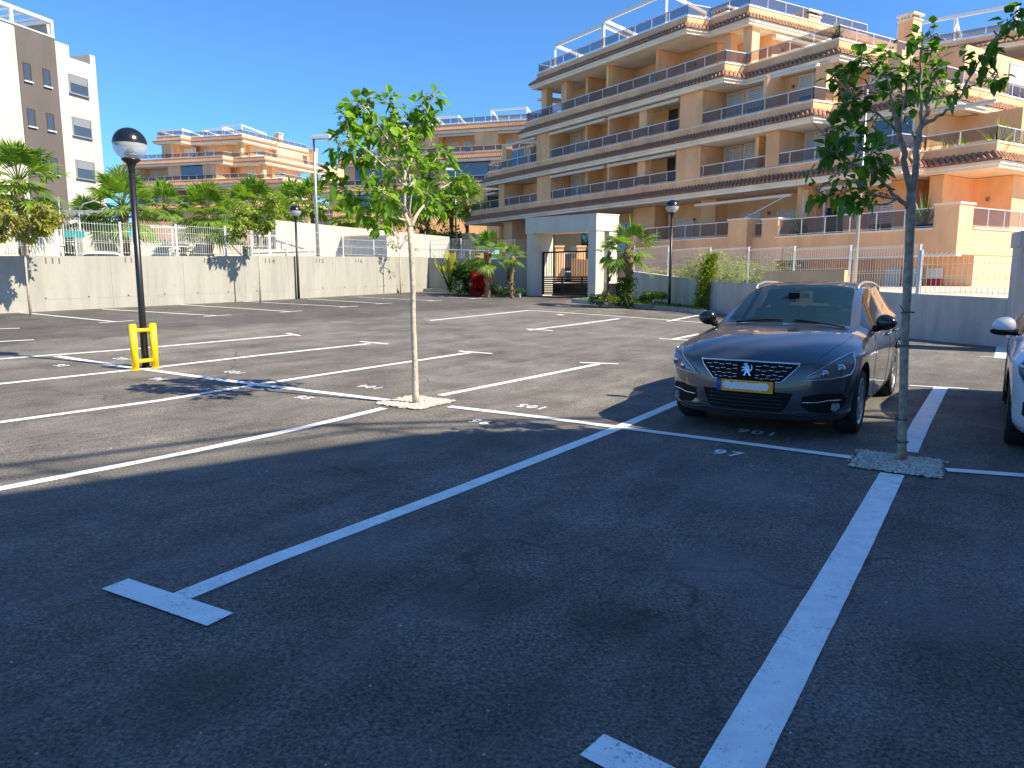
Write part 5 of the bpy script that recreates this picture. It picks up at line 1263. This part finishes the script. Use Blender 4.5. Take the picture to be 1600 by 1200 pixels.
M['plastic'] = simple('dark_plastic', (.010,.010,.011), .8, spec=.2); M['rim'] = simple('alloy_rim', (.50,.50,.50), .28, .85); M['seat'] = simple('seat_cloth', (.035,.04,.05), .9); M['dash'] = simple('dashboard', (.045,.05,.055), .7)
M['windscreen'] = glass_mat('windscreen_glass', (.02,.055,.075), .42, .01); M['carglass'] = glass_mat('car_side_glass', (.02,.022,.02), .72, .01)
M['lens'] = glass_mat('lamp_lens', (.55,.58,.60), .35, .02); M['plate'] = simple('orange_plate', (.95,.38,.01), .45); M['plateblue'] = simple('plate_blue', (.01,.05,.42), .4); M['platewhite'] = simple('plate_cover', (.85,.80,.78), .6)
M['lampdark'] = simple('lamp_housing', (.09,.095,.10), .3, .5)
ROWS = [
 [(2.17,0,.74),(2.155,.20,.74),(2.12,.38,.737),(2.07,.54,.737),(1.99,.67,.745),(1.90,.76,.757),(1.79,.82,.775)],
 [(2.0,0,.845),(1.99,.20,.845),(1.96,.38,.842),(1.91,.53,.835),(1.83,.66,.828),(1.74,.755,.82),(1.62,.845,.815)],
 [(1.6,0,.935),(1.6,.2,.935),(1.58,.38,.932),(1.55,.54,.922),(1.51,.67,.90),(1.47,.775,.872),(1.42,.86,.845)],
 [(1.22,0,.99),(1.22,.21,.99),(1.2,.40,.985),(1.17,.56,.973),(1.13,.69,.95),(1.10,.785,.92),(1.08,.865,.88)],
 [(1.0,0,1.01),(.99,.24,1.01),(.93,.46,1.003),(.84,.63,.987),(.78,.725,.967),(.74,.795,.94),(.72,.862,.905)],
 [(.93,0,1.025),(.92,.24,1.025),(.86,.47,1.018),(.75,.655,1.0),(.68,.745,.98),(.64,.805,.955),(.62,.866,.925)],
 [(.60,0,1.195),(.59,.24,1.193),(.55,.45,1.185),(.47,.615,1.165),(.42,.695,1.14),(.38,.79,1.03),(.38,.862,.935)],
 [(.27,0,1.345),(.26,.24,1.342),(.23,.43,1.33),(.17,.58,1.305),(.13,.655,1.27),(.11,.76,1.10),(.10,.858,.948)],
 [(-.02,0,1.435),(-.03,.24,1.432),(-.06,.42,1.42),(-.11,.555,1.39),(-.14,.625,1.355),(-.16,.745,1.14),(-.16,.852,.957)],
 [(-.48,0,1.468),(-.48,.25,1.465),(-.48,.43,1.452),(-.48,.565,1.425),(-.48,.63,1.392),(-.50,.745,1.16),(-.50,.85,.965)],
 [(-.60,0,1.47),(-.60,.25,1.467),(-.60,.43,1.454),(-.60,.565,1.427),(-.60,.63,1.394),(-.60,.745,1.162),(-.60,.85,.968)],
 [(-1.15,0,1.465),(-1.15,.25,1.46),(-1.15,.43,1.447),(-1.15,.56,1.42),(-1.17,.622,1.385),(-1.20,.735,1.165),(-1.22,.845,.985)],
 [(-1.3,0,1.46),(-1.3,.25,1.455),(-1.3,.43,1.44),(-1.3,.555,1.414),(-1.30,.618,1.38),(-1.32,.73,1.165),(-1.34,.842,.99)],
 [(-1.9,0,1.415),(-1.9,.25,1.41),(-1.9,.42,1.395),(-1.9,.53,1.37),(-1.88,.59,1.335),(-1.86,.69,1.17),(-1.84,.815,1.01)],
 [(-2.10,0,1.375),(-2.10,.25,1.37),(-2.08,.41,1.355),(-2.05,.51,1.335),(-2.02,.56,1.30),(-1.99,.665,1.16),(-1.97,.795,1.01)],
 [(-2.27,0,1.06),(-2.26,.25,1.06),(-2.24,.42,1.055),(-2.20,.56,1.05),(-2.16,.63,1.04),(-2.12,.69,1.02),(-2.06,.78,.99)],
 [(-2.33,0,.93),(-2.32,.25,.93),(-2.30,.42,.93),(-2.26,.57,.93),(-2.22,.66,.93),(-2.17,.73,.935),(-2.10,.795,.94)]]
def build_car(root, paint, sedan=True, full=True):
    NR = len(ROWS); NC = 7
    vs, fs, mi = [], [], []; idx = {}
    def V(p):
        k = (round(p[0],4), round(p[1],4), round(p[2],4))
        if k not in idx: idx[k] = len(vs); vs.append(Vector(p))
        return idx[k]
    def cell(r, c):                 # 0 body, 1 windscreen, 2 front side glass, 3 rear side glass, 4 quarter glass, 5 rear window, 6 pillar trim
        if 5 <= r <= 7 and c <= 2: return 1
        if c in (4,5):
            if 5 <= r <= 8: return 2
            if r == 9: return 6
            if r == 10: return 3
            if r == 11: return 7
            if r == 12: return 4
        if r == 14 and c <= 3: return 5
        return 0
    # outline ring (front centre -> side -> rear centre)
    ring = [ROWS[0][c] for c in range(NC)]+[ROWS[r][6] for r in range(1, NR)]+[ROWS[NR-1][c] for c in range(NC-2, -1, -1)]
    nrm = []
    for i, p in enumerate(ring):
        a = ring[max(i-1,0)]; b_ = ring[min(i+1,len(ring)-1)]; d = Vector((b_[0]-a[0], b_[1]-a[1]))
        if i == 0 or i == len(ring)-1: d = Vector((0,1)) if i == 0 else Vector((0,-1))
        d.normalize(); nrm.append(Vector((d.y,-d.x)))
    lev = []
    for i, p in enumerate(ring):
        zt = p[2]; t = (p[0]+2.3)/4.6; fr = max(0, min(1, (p[0]-1.75)/.4)); rr_ = max(0, min(1, (-1.9-p[0])/.3)); sd = 1-max(fr, rr_)
        L1 = (.030*fr+.048*sd+.03*rr_, (zt-.075)*fr+(.80)*sd+.82*rr_)
        L2 = (.052*fr+.050*sd+.06*rr_, .545*fr+.60*sd+.62*rr_)
        L3 = (.062*fr+.038*sd+.07*rr_, .38)
        L4 = (.045*fr+.020*sd+.03*rr_, .255)
        L5 = (-.03*fr-.03*sd-.03*rr_, .185)
        L6 = (-.30, .19)
        lev.append([p]+[(p[0]+nrm[i].x*d, max(0, p[1]+nrm[i].y*d) if 0 < i < len(ring)-1 else 0, z) for d, z in (L1,L2,L3,L4,L5,L6)])
    sharp = []
    for sgn in (1, -1):
        mir = lambda p: (p[0], p[1]*sgn, p[2])
        for r in range(NR-1):
            for c in range(NC-1):
                q = [V(mir(ROWS[r][c])), V(mir(ROWS[r][c+1])), V(mir(ROWS[r+1][c+1])), V(mir(ROWS[r+1][c]))]
                fs.append(q if sgn > 0 else q[::-1]); mi.append(cell(r, c) + (0 if sgn > 0 or cell(r,c) in (0,1,5) else 10))
        for i in range(len(ring)-1):
            for k in range(6):
                q = [V(mir(lev[i][k])), V(mir(lev[i][k+1])), V(mir(lev[i+1][k+1])), V(mir(lev[i+1][k]))]
                fs.append(q if sgn > 0 else q[::-1]); mi.append(0)
    me = bpy.data.meshes.new('t'); me.from_pydata([tuple(v) for v in vs], [], fs)
    bm = bmesh.new(); bm.from_mesh(me); bmesh.ops.recalc_face_normals(bm, faces=bm.faces)
    cl = bm.edges.layers.float.new('crease_edge') if 'crease_edge' not in bm.edges.layers.float else bm.edges.layers.float['crease_edge']
    lay = bm.faces.layers.int.new('part')
    for f, m_ in zip(bm.faces, mi): f[lay] = m_
    ek = {}
    def pk(p): return (round(p[0],3), round(p[1],3), round(p[2],3))
    creased = {}
    for sgn in (1,-1):
        def addc(a, b_, v): creased[frozenset((pk((a[0],a[1]*sgn,a[2])), pk((b_[0],b_[1]*sgn,b_[2]))))] = v
        for c in range(NC-1): addc(ROWS[0][c], ROWS[0][c+1], .35); addc(ROWS[4][c], ROWS[4][c+1], .6) if c < 4 else None; addc(ROWS[5][c], ROWS[5][c+1], .6) if c < 4 else None; addc(ROWS[8][c], ROWS[8][c+1], .35) if c < 3 else None
        for r in range(1, NR-1): addc(ROWS[r][6], ROWS[r+1][6], .55 if r > 3 else .25)
        for r in range(5, 14): addc(ROWS[r][4], ROWS[r+1][4], .6)
        for r in range(5, 8): addc(ROWS[r][3], ROWS[r+1][3], .5)
        for r in range(0, 4): addc(ROWS[r][4], ROWS[r+1][4], .3)
        for i in range(len(ring)-1): addc(lev[i][5], lev[i+1][5], .5); addc(lev[i][4], lev[i+1][4], .4)
        for i in range(6, len(ring)-8): addc(lev[i][1], lev[i+1][1], .35)
    for e in bm.edges:
        k = frozenset((pk(e.verts[0].co), pk(e.verts[1].co)))
        if k in creased: e[cl] = creased[k]
    for f in bm.faces: f.material_index = f[lay]
    bm.to_mesh(me); bm.free()
    for i in range(20): me.materials.append(M['cardark'])
    o = bpy.data.objects.new('t', me); COL.objects.link(o); sm = o.modifiers.new('s', 'SUBSURF'); sm.levels = sm.render_levels = 3 if full else 2
    bpy.context.view_layer.update(); dg = bpy.context.evaluated_depsgraph_get(); ev = bpy.data.meshes.new_from_object(o.evaluated_get(dg))
    bpy.data.objects.remove(o)
    P_ = [v.co.copy() for v in ev.vertices]; polys = [(tuple(p.vertices), p.material_index) for p in ev.polygons]
    bvh = BVHTree.FromPolygons(P_, [p[0] for p in polys])
    # wheel arches
    keep = []; RA = .372
    for vsx, m_ in polys:
        cx = sum(P_[i].x for i in vsx)/len(vsx); cy = sum(P_[i].y for i in vsx)/len(vsx); cz = sum(P_[i].z for i in vsx)/len(vsx); kill = False
        for wx in (1.365, -1.365):
            if (cx-wx)**2+(cz-.33)**2 < RA*RA and abs(cy) > .55 and cz < .75: kill = True
        if not kill: keep.append((vsx, m_))
    cnt = {}
    for vsx, m_ in keep:
        for i in range(len(vsx)):
            k = frozenset((vsx[i], vsx[(i+1)%len(vsx)])); cnt[k] = cnt.get(k, 0)+1
    archv = {-1: [], 1: []}
    for k, n_ in cnt.items():
        if n_ == 1:
            for i in k:
                p = P_[i]
                for wx in (1.365, -1.365):
                    dx, dz = p.x-wx, p.z-.33; d = math.hypot(dx, dz)
                    if d < RA*1.28 and abs(p.y) > .5 and p.z > .16: p.x = wx+dx*RA/d; p.z = .33+dz*RA/d
    groups = {}
    for vsx, m_ in keep: groups.setdefault(m_, []).append(vsx)
    nm = {0:('body',paint),1:('windscreen',M['windscreen']),2:('side_window',M['carglass']),12:('side_window',M['carglass']),3:('side_window',M['carglass']),13:('side_window',M['carglass']),4:('quarter_window',M['carglass']),14:('quarter_window',M['carglass']),5:('rear_window',M['carglass']),6:('pillar_trim',M['trim']),16:('pillar_trim',M['trim']),7:('pillar_trim',M['trim']),17:('pillar_trim',M['trim'])}
    for m_, fl in sorted(groups.items()):
        used = sorted(set(i for f in fl for i in f)); mp = {j: i for i, j in enumerate(used)}; b = MB(); b.add([P_[i] for i in used], [[mp[i] for i in f] for f in fl], True); b.build(nm[m_][0], nm[m_][1], root)
    bpy.data.meshes.remove(ev); bpy.data.meshes.remove(me)
    # projection helpers
    def pf(y, z, off=.003):        # onto the nose, looking back along -x
        h = bvh.ray_cast(Vector((3, y, z)), Vector((-1,0,0)))
        if h[0] is None: return None
        n_ = h[1]; n_ = n_ if n_.x > 0 else -n_; return h[0]+n_*off
    def ps(x, z, s, off=.003):
        h = bvh.ray_cast(Vector((x, 2*s, z)), Vector((0,-s,0)))
        if h[0] is None: return None
        n_ = h[1]; n_ = n_ if n_.y*s > 0 else -n_; return h[0]+n_*off
    def pt(x, y, off=.003):
        h = bvh.ray_cast(Vector((x, y, 3)), Vector((0,0,-1)))
        if h[0] is None: return None
        n_ = h[1]; n_ = n_ if n_.z > 0 else -n_; return h[0]+n_*off
    def patch(mb, poly, proj, off, step=.03):
        pts = [Vector(p) for p in poly]; dn = []
        for a, b_ in zip(pts, pts[1:]+pts[:1]):
            k = max(1, int((b_-a).length/step))
            for i in range(k): dn.append(a+(b_-a)*i/k)
        x0 = min(p.x for p in dn); x1 = max(p.x for p in dn); y0 = min(p.y for p in dn); y1 = max(p.y for p in dn); inner = []
        def inside(q):
            c = False; j = len(dn)-1
            for i in range(len(dn)):
                if (dn[i].y > q.y) != (dn[j].y > q.y) and q.x < (dn[j].x-dn[i].x)*(q.y-dn[i].y)/(dn[j].y-dn[i].y)+dn[i].x: c = not c
                j = i
            return c
        x = x0+step/2
        while x < x1:
            y = y0+step/2
            while y < y1:
                q = Vector((x, y))
                if inside(q) and min((q-d).length for d in dn) > step*.4: inner.append(q)
                y += step
            x += step
        al = dn+inner; n_ = len(dn)
        res = geometry.delaunay_2d_cdt(al, [(i,(i+1)%n_) for i in range(n_)], [], 1, 1e-5)
        rv_, rf = res[0], res[2]
        out = [proj(p.x, p.y, off) for p in rv_]
        if any(q is None for q in out):
            ok = [q is not None for q in out]; out = [q if q is not None else Vector((0,0,.5)) for q in out]; rf = [f for f in rf if all(ok[i] for i in f)]
        mb.add(out, [tuple(f) for f in rf], True)
        # skirt
        bd = [proj(p.x, p.y, off) for p in dn]; bi = [proj(p.x, p.y, -.004) for p in dn]
        for i in range(n_):
            j = (i+1)%n_
            if None not in (bd[i], bd[j], bi[i], bi[j]): mb.add([bd[i],bd[j],bi[j],bi[i]], [(0,1,2,3)])
    def curve(mb, pts, proj, rad, off=.0, n=6, step=.03):
        out = []
        for a, b_ in zip(pts, pts[1:]):
            a, b_ = Vector(a), Vector(b_); k = max(1, int((b_-a).length/step))
            for i in range(k): out.append(a+(b_-a)*i/k)
        out.append(Vector(pts[-1])); q = [proj(p.x, p.y, off) for p in out]; q = [p for p in q if p is not None]
        if len(q) > 1: mb.tube(q, rad, n)
    S = lambda poly, s: [(y*s, z) for y, z in poly]
    psl = lambda x, z, off: ps(x, z, 1, off); psr = lambda x, z, off: ps(x, z, -1, off)
    if sedan:
        # grille
        G = [(-.455,.715),(.455,.715),(.43,.68),(.31,.555),(-.31,.555),(-.43,.68)]
        m = MB(); patch(m, G, pf, .006); gr = m.build('grille', M['plastic'], root)
        m = MB()
        curve(m, [(-.46,.72),(0,.728),(.46,.72)], pf, .011, .008); curve(m, [(.46,.72),(.43,.675),(.315,.552),(0,.545),(-.315,.552),(-.43,.675),(-.46,.72)], pf, .007, .008)
        m.build('chrome_surround', M['chrome'], gr)
        m = MB()
        for j, z in enumerate((.688,.648,.608,.575)):
            hw_ = .42-(.70-z)*.85
            k = 5
            for sgn in (-1, 1):
                for i in range(k):
                    a = .085+(hw_-.085)*i/k; c_ = .085+(hw_-.085)*(i+.78)/k; dz = .007 if (i+j) % 2 else -.004
                    curve(m, [(sgn*a,z+dz),(sgn*c_,z+dz*.4)], pf, .0048, .010, 5, .05)
        m.build('chrome_fins', M['chrome'], gr)
        # rampant lion emblem, chrome silhouette
        lion = [(-.020,.712),(-.006,.716),(.006,.708),(.010,.694),(.022,.686),(.030,.672),(.030,.655),(.040,.650),(.050,.662),(.048,.682),(.040,.694),(.050,.700),(.058,.684),(.060,.660),(.052,.640),(.036,.634),(.034,.622),(.042,.606),(.052,.592),(.034,.590),(.026,.606),(.014,.622),(.004,.618),(-.004,.602),(-.006,.590),(-.024,.590),(-.016,.606),(-.010,.626),(-.008,.642),(-.024,.640),(-.040,.630),(-.046,.638),(-.032,.650),(-.014,.656),(-.030,.664),(-.046,.662),(-.050,.672),(-.032,.678),(-.014,.676),(-.012,.688),(-.026,.690),(-.032,.700)]
        m = MB(); patch(m, [(y*.92, .65+(z-.65)*.9) for y, z in lion], pf, .018, .010); m.build('lion_emblem', M['chrome'], root)
        # lower intake, fog recesses
        m = MB(); patch(m, [(-.42,.452),(-.27,.455),(.27,.455),(.42,.452),(.37,.33),(.33,.275),(-.33,.275),(-.37,.33)], pf, .003); lo_ = m.build('lower_grille', M['plastic'], root)
        m = MB()
        for z in (.31,.345,.38,.415): curve(m, [(-.34,z),(.34,z)], pf, .005, .004)
        m.build('bar', M['trim'], lo_)
        m = MB(); curve(m, [(-.74,.275),(-.55,.245),(-.40,.262),(-.34,.262),(.34,.262),(.40,.262),(.55,.245),(.74,.275)], pf, .008, .006); m.build('lip_strip', M['trim'], root)
        for s in (1, -1):
            m = MB(); patch(m, S([(.50,.43),(.66,.46),(.80,.455),(.825,.40),(.80,.32),(.70,.275),(.56,.285),(.49,.34)], s), pf, .003); fg = m.build('fog_recess', M['plastic'], root)
            m = MB(); curve(m, S([(.50,.375),(.62,.378),(.69,.395),(.79,.397)], s), pf, .006, .010); m.build('chrome_blade', M['chrome'], fg)
            m = MB(); c_ = pf(.735*s, .335, .012)
            if c_: m.tube([c_+Vector((-.03,0,0)), c_+Vector((.004,.0,0))], [.042,.036], 18)
            m.build('fog_lamp', M['lens'], fg); m = MB()
            if c_: m.tube([c_+Vector((-.02,0,0)), c_+Vector((.006,.0,0))], [.050,.047], 18, cap=False); m.tube([c_, c_+Vector((.007,0,0))], [.02,.016], 12)
            m.build('fog_ring', M['chrome'], fg)
            # headlight
            HL = S([(.46,.572),(.52,.612),(.61,.675),(.71,.745),(.79,.795),(.838,.812),(.862,.75),(.862,.68),(.84,.625),(.78,.603),(.70,.588),(.58,.575)], s)
            m = MB(); patch(m, HL, pf, .006, .025); hd = m.build('headlight', M['lampdark'], root)
            for (yy, zz, rr_) in ((.655,.640,.036),(.765,.682,.046)):
                m = MB(); c_ = pf(yy*s, zz, .010)
                if c_:
                    m.tube([c_+Vector((-.02,0,0)), c_+Vector((.012,0,0)), c_+Vector((.014,0,0)), c_+Vector((-.006,0,0))], [rr_,rr_,rr_*.80,rr_*.55], 22, cap=False); m.build('reflector', M['chrome'], hd)
            m = MB()
            curve(m, S([(.52,.610),(.61,.672),(.71,.742),(.79,.792),(.838,.806)], s), pf, .0045, .010); curve(m, S([(.838,.806),(.860,.75),(.860,.68),(.84,.627),(.78,.606)], s), pf, .008, .010); curve(m, S([(.48,.578),(.58,.581),(.70,.594),(.78,.608)], s), pf, .004, .010)
            for k in range(6): curve(m, S([(.515+k*.02,.590+k*.002),(.530+k*.022,.606+k*.010)], s), pf, .0045, .011)
            m.build('light_strip', M['chrome'], hd)
            m = MB()
            for (yy, zz, rr_) in ((.655,.640,.020),(.765,.682,.028)):
                c_ = pf(yy*s, zz, .018)
                if c_: m.ball(c_+Vector((-.008,0,0)), .012, rr_, rr_, 14, 8)
            m.build('projector', M['glass'], hd)
            m = MB(); patch(m, HL, pf, .016, .025); m.build('cover', M['lens2'], hd)
    else:
        m = MB(); patch(m, [(-.5,.70),(.5,.70),(.42,.60),(-.42,.60)], pf, .004); m.build('grille', M['plastic'], root)
        m = MB(); patch(m, [(-.45,.46),(.45,.46),(.38,.28),(-.38,.28)], pf, .004); m.build('lower_grille', M['plastic'], root)
        for s in (1, -1):
            m = MB(); patch(m, S([(.52,.47),(.70,.50),(.79,.47),(.79,.36),(.70,.29),(.55,.31)], s), pf, .004); m.build('fog_recess', M['plastic'], root)
            HL = S([(.50,.64),(.60,.625),(.74,.61),(.80,.64),(.835,.70),(.84,.76),(.80,.80),(.70,.765),(.58,.725),(.50,.70)], s)
            m = MB(); patch(m, HL, pf, .005, .025); hd = m.build('headlight', M['trim'], root); m = MB(); curve(m, HL+HL[:1], pf, .008, .008)
            for (yy, zz, rr_) in ((.66,.675,.035),(.76,.70,.038)):
                c_ = pf(yy*s, zz, .008)
                if c_: m.tube([c_, c_+Vector((.01,0,0))], [rr_,rr_*.7], 16)
            m.build('reflector', M['chrome'], hd); m = MB(); patch(m, HL, pf, .014, .025); m.build('cover', M['lens2'], hd)
    # number plate
    if sedan:
        c_ = pf(0, .50, 0); X = c_.x+.022; m = MB()
        m.box(X-.03,X,-.265,.265,.442,.558); pl = m.build('plate_holder', M['plastic'], root)
        m = MB(); m.box(X,X+.003,-.222,.26,.445,.555); m.build('number_plate', M['plate'], pl)
        m = MB(); m.box(X,X+.003,-.26,-.2225,.445,.555); m.build('blue_band', M['plateblue'], pl)
        m = MB(); r = random.Random(2)
        for i in range(9): 
            yy = -.165+i*.044; zz = .50+r.uniform(-.006,.006); m.tube([(X+.003,yy,zz),(X+.006+i*.0003,yy,zz)], .036*r.uniform(.92,1.08), 14)
        m.build('pale_cover', M['platewhite'], pl)
        m = MB()
        for i in range(8): a = i*math.pi/4; m.tube([(X+.003,-.241+.010*math.cos(a),.522+.010*math.sin(a)),(X+.0045,-.241+.010*math.cos(a),.522+.010*math.sin(a))], .0025, 5)
        m.build('star_ring', M['plate'], pl)
    # seams (doors, bonnet), window frames, handles, mirrors
    sm_ = MB()
    for s in (1, -1):
        pj = psl if s > 0 else psr
        for ln in ([(.62,.90),(.66,.80),(.72,.62),(.70,.42),(.62,.28)], [(-.52,.955),(-.54,.75),(-.52,.45),(-.50,.27)], [(-1.30,.98),(-1.22,.82),(-1.02,.68),(-.96,.52),(-.93,.40),(-.90,.27)], [(.62,.265),(-.90,.265)]): curve(sm_, ln, pj, .0032, -.0005, 5, .04)
        m = MB(); curve(m, [(.60,.935),(.30,.945),(-.2,.962),(-.6,.972),(-1.2,.99),(-1.75,1.015)], pj, .006, .004); m.build('chrome_strip', M['chrome'], root)
        m = MB(); curve(m, [(.90,.30),(.3,.245),(-.4,.24),(-.9,.27)], pj, .012, .0); m.build('sill_trim', M['plastic'], root)
        for hx in (-.36, -1.10):
            c_ = pj(hx, .865, .0); m = MB()
            if c_: m.tube([c_+Vector((.11,-s*.005,0)), c_+Vector((.09,s*.028,0)), c_+Vector((-.08,s*.032,.004)), c_+Vector((-.10,-s*.005,.004))], [.010,.013,.013,.010], 8)
            m.build('door_handle', paint, root)
        mm_ = empty('mirror', (0,0,0)); mm_.parent = root; 
        m = MB(); b0 = Vector((.52, .84*s, .97)); c_ = Vector((.50, .965*s, 1.03))
        m.ball((0,0,0), .080, .105, .085, 20, 12); MR = Matrix.Translation(c_) @ Matrix.Rotation(-.18*s, 4, 'Z'); m.v = [tuple(MR @ Vector((x if x > -.035 else -.035+(x+.035)*.2, y, z*(1-.18*(y*s)/.105)+(.008)))) for x, y, z in m.v]
        m.build('mirror_shell', M['trim'] if sedan else paint, mm_)
        m = MB(); m.tube([b0, b0+Vector((.0,.05*s,.0)), c_+Vector((0,-.06*s,-.055))], [.040,.030,.03], 8)
        if not sedan: m.ball(c_+Vector((.0,0,-.055)), .08, .118, .04, 16, 8)
        m.build('mirror_arm', M['plastic'], mm_)
        m = MB(); m.ball((0,0,0), .006, .085, .062, 16, 8); MR2 = Matrix.Translation(c_+Vector((-.046,0,.005))) @ Matrix.Rotation(-.18*s, 4, 'Z'); m.v = [tuple(MR2 @ Vector(v)) for v in m.v]; m.build('mirror_glass', M['chrome'], mm_)
        if sedan:
            m = MB(); rp = []
            for x in [-.10-i*.1 for i in range(19)]:
                q = pt(x, .575*s, 0)
                t = (-.10-x)/1.8; rp.append(Vector((x, .575*s, (q.z if q else 1.4)+(.035 if .04 < t < .96 else .0))))
            m.tube(rp, [.010]+[.016]*(len(rp)-2)+[.010], 8); m.build('roof_rail', M['railmetal'], root)
    for ln in ([(.93,0),(.92,.24),(.87,.46)],): pass
    pts = [(1.01,-.45),(1.055,-.2),(1.06,0),(1.055,.2),(1.01,.45)]; curve(sm_, pts, lambda x, y, o_: pt(x, y, o_), .004, -.001, 5, .05)
    for s in (1, -1): curve(sm_, [(1.01,.45*s),(.93,.60*s),(1.10,.74*s),(1.45,.72*s),(1.80,.655*s),(1.97,.60*s)], lambda x, y, o_: pt(x, y, o_), .003, -.001, 5, .05)
    sm_.build('panel_gap', M['plastic'], root)
    # wipers, dashboard, seats, inner mirror, wells
    m = MB()
    for s in (.12, -.5): 
        q = [pt(.88, s+.5*t, .014) for t in (0,.33,.66,1)]; q = [p for p in q if p]; 
        if len(q) > 1: m.tube(q, .009, 5)
    m.build('wiper', M['plastic'], root)
    m = MB(); pts_ = [(.95,-.7),(.95,.7),(.45,.68),(.45,-.68)]; m.prism(pts_, .70, [.965,.965,.93,.93]); m.box(-2.0,.5,-.74,.74,.36,.42); m.build('dashboard', M['dash'], root)
    m = MB(); m.tube([(.40+.0*math.cos(t*.4), .36+.18*math.cos(t*math.pi/10), .93+.16*math.sin(t*math.pi/10)) for t in range(21)], .014, 6); m.build('steering_wheel', M['plastic'], root)
    for x, ys in ((-.05,(.36,-.36)),(-.95,(.45,0,-.45))):
        for yy in ys:
            w2 = .25 if x > -.5 else .21; m = MB(); m.box(x-.15,x+.4,yy-w2,yy+w2,.42,.60); T_ = Matrix.Translation((x-.12,yy,.55)) @ Matrix.Rotation(R(-14), 4, 'Y'); m.box(-.06,.08,-w2,w2,0,.60,T_); m.box(-.03,.06,-.13,.13,.64,.84,T_); st2 = m.build('seat', M['seat'], root)
            bv = st2.modifiers.new('bevel', 'BEVEL'); bv.width = .05; bv.segments = 3
    m = MB(); m.box(.18,.24,-.12,.12,1.27,1.335); m.box(.20,.42,-.06,.06,1.27,1.34); m.build('inner_mirror', M['plastic'], root)
    m = MB(); 
    for wx in (1.365,-1.365):
        for s in (1,-1):
            P2_ = [(wx+(.375)*math.cos(a), .33+.375*math.sin(a)) for a in [R(-25+i*11.5) for i in range(21)]]
            m.add([(x, .895*s if k == 0 else .50*s, z) for x, z in P2_ for k in (0,1)], [(2*i,2*i+1,2*i+3,2*i+2) for i in range(20)], True); m.add([(x,.50*s,z) for x, z in P2_], [tuple(range(21))])
    # pull the liner edge inside the bodywork
    for i, v in enumerate(m.v):
        if abs(abs(v[1])-.895) < .001:
            h = ps(v[0], v[2], 1 if v[1] > 0 else -1, -.012); s = 1 if v[1] > 0 else -1
            m.v[i] = (v[0], (abs(h.y) if h and abs(h.y) > .7 else .865)*s, v[2])
    m.box(-2.1,2.0,-.5,.5,.17,.24); m.build('underbody', M['plastic'], root)
    for wx in (1.365,-1.365):
        for s in (1,-1): wheel(root, wx, .785*s, s)
    return root
def wheel(root, x, y, s):
    W_ = .205; r0 = .318; wl = empty('wheel', (x, y, .312)); wl.parent = root
    def ly(prof, n=40):
        m = MB(); m.lathe(prof, n=n); m.v = [(v[0], v[2]*s, v[1]) for v in m.v]; return m
    m = ly([(.225,-W_/2),(.245,-W_/2),(.29,-W_/2-.004),(r0-.012,-W_/2+.012),(r0,-W_/2+.035),(r0,W_/2-.035),(r0-.012,W_/2-.012),(.29,W_/2+.004),(.245,W_/2),(.222,W_/2-.01)], 48); m.build('tyre', M['rubber'], wl)
    m = ly([(.222,-W_/2),(.215,-.02),(.205,.06),(.222,W_/2-.012),(.228,W_/2-.002),(.218,W_/2-.008),(.20,.05)], 40)
    for k in range(5):
        for dd in (-.13, .13):
            a = k*2*math.pi/5+.3; a2 = a+dd
            p0 = Vector((.035*math.cos(a+dd*.8), (.072)*s, .035*math.sin(a+dd*.8))); p1 = Vector((.21*math.cos(a2), (.082)*s, .21*math.sin(a2))); m.bar(p0, p1, .022, .018, Vector((0,1,0)))
    m.tube([(0,.05*s,0),(0,.085*s,0)], [.05,.042], 16); m.build('rim', M['rim'], wl)
    m = MB(); m.tube([(0,-.02*s,0),(0,.03*s,0)], .15, 24); m.tube([(0,-.09*s,0),(0,-.02*s,0)], .2, 20); m.build('brake_disc', M['plastic'], wl)
M['lens2'] = glass_mat('clear_lamp_cover', (.5,.55,.6), .16, .01); M['railmetal'] = simple('satin_roof_rail', (.6,.6,.58), .3, .8)
def place(root, fl, head):        # fl = ground point between the front wheels, head = unit vector the car faces
    c = fl-head*1.365; root.location = (c.x, c.y, gz(c.x, c.y)); root.rotation_euler.z = math.atan2(head.y, head.x)
    zf = gz(fl.x, fl.y); rb = fl-head*2.73; zr = gz(rb.x, rb.y); root.rotation_euler.y = -math.atan2(zf-zr, 2.73)
head = -DA
car = empty('parked_car', (0,0,0)); tag(car, 'dark blue grey estate car with orange plate and silver roof rails facing the camera', 'car', 'parked cars')
build_car(car, M['cardark'], True)
wfl = gp(1332, 675); lat = Vector((DB.x, DB.y))      # left front wheel contact (image right)
place(car, Vector((wfl.x, wfl.y))-lat*.83, head)
car2 = empty('parked_car', (0,0,0)); tag(car2, 'glossy white car cut off by the right edge of the photo', 'car', 'parked cars')
build_car(car2, M['carwhite'], False)
p = gp(1580, 692); place(car2, Vector((p.x, p.y))+lat*.83, head)
car3 = copy_tree(car2); car3['label'] = 'white car parked beyond the pale wall with only its curved roof showing'
p = atY(148, 392, 27.5); car3.location = (p.x, p.y+.4, p.z-1.475); car3.rotation_euler = (0,0,R(120))
print('objects', len(bpy.data.objects))
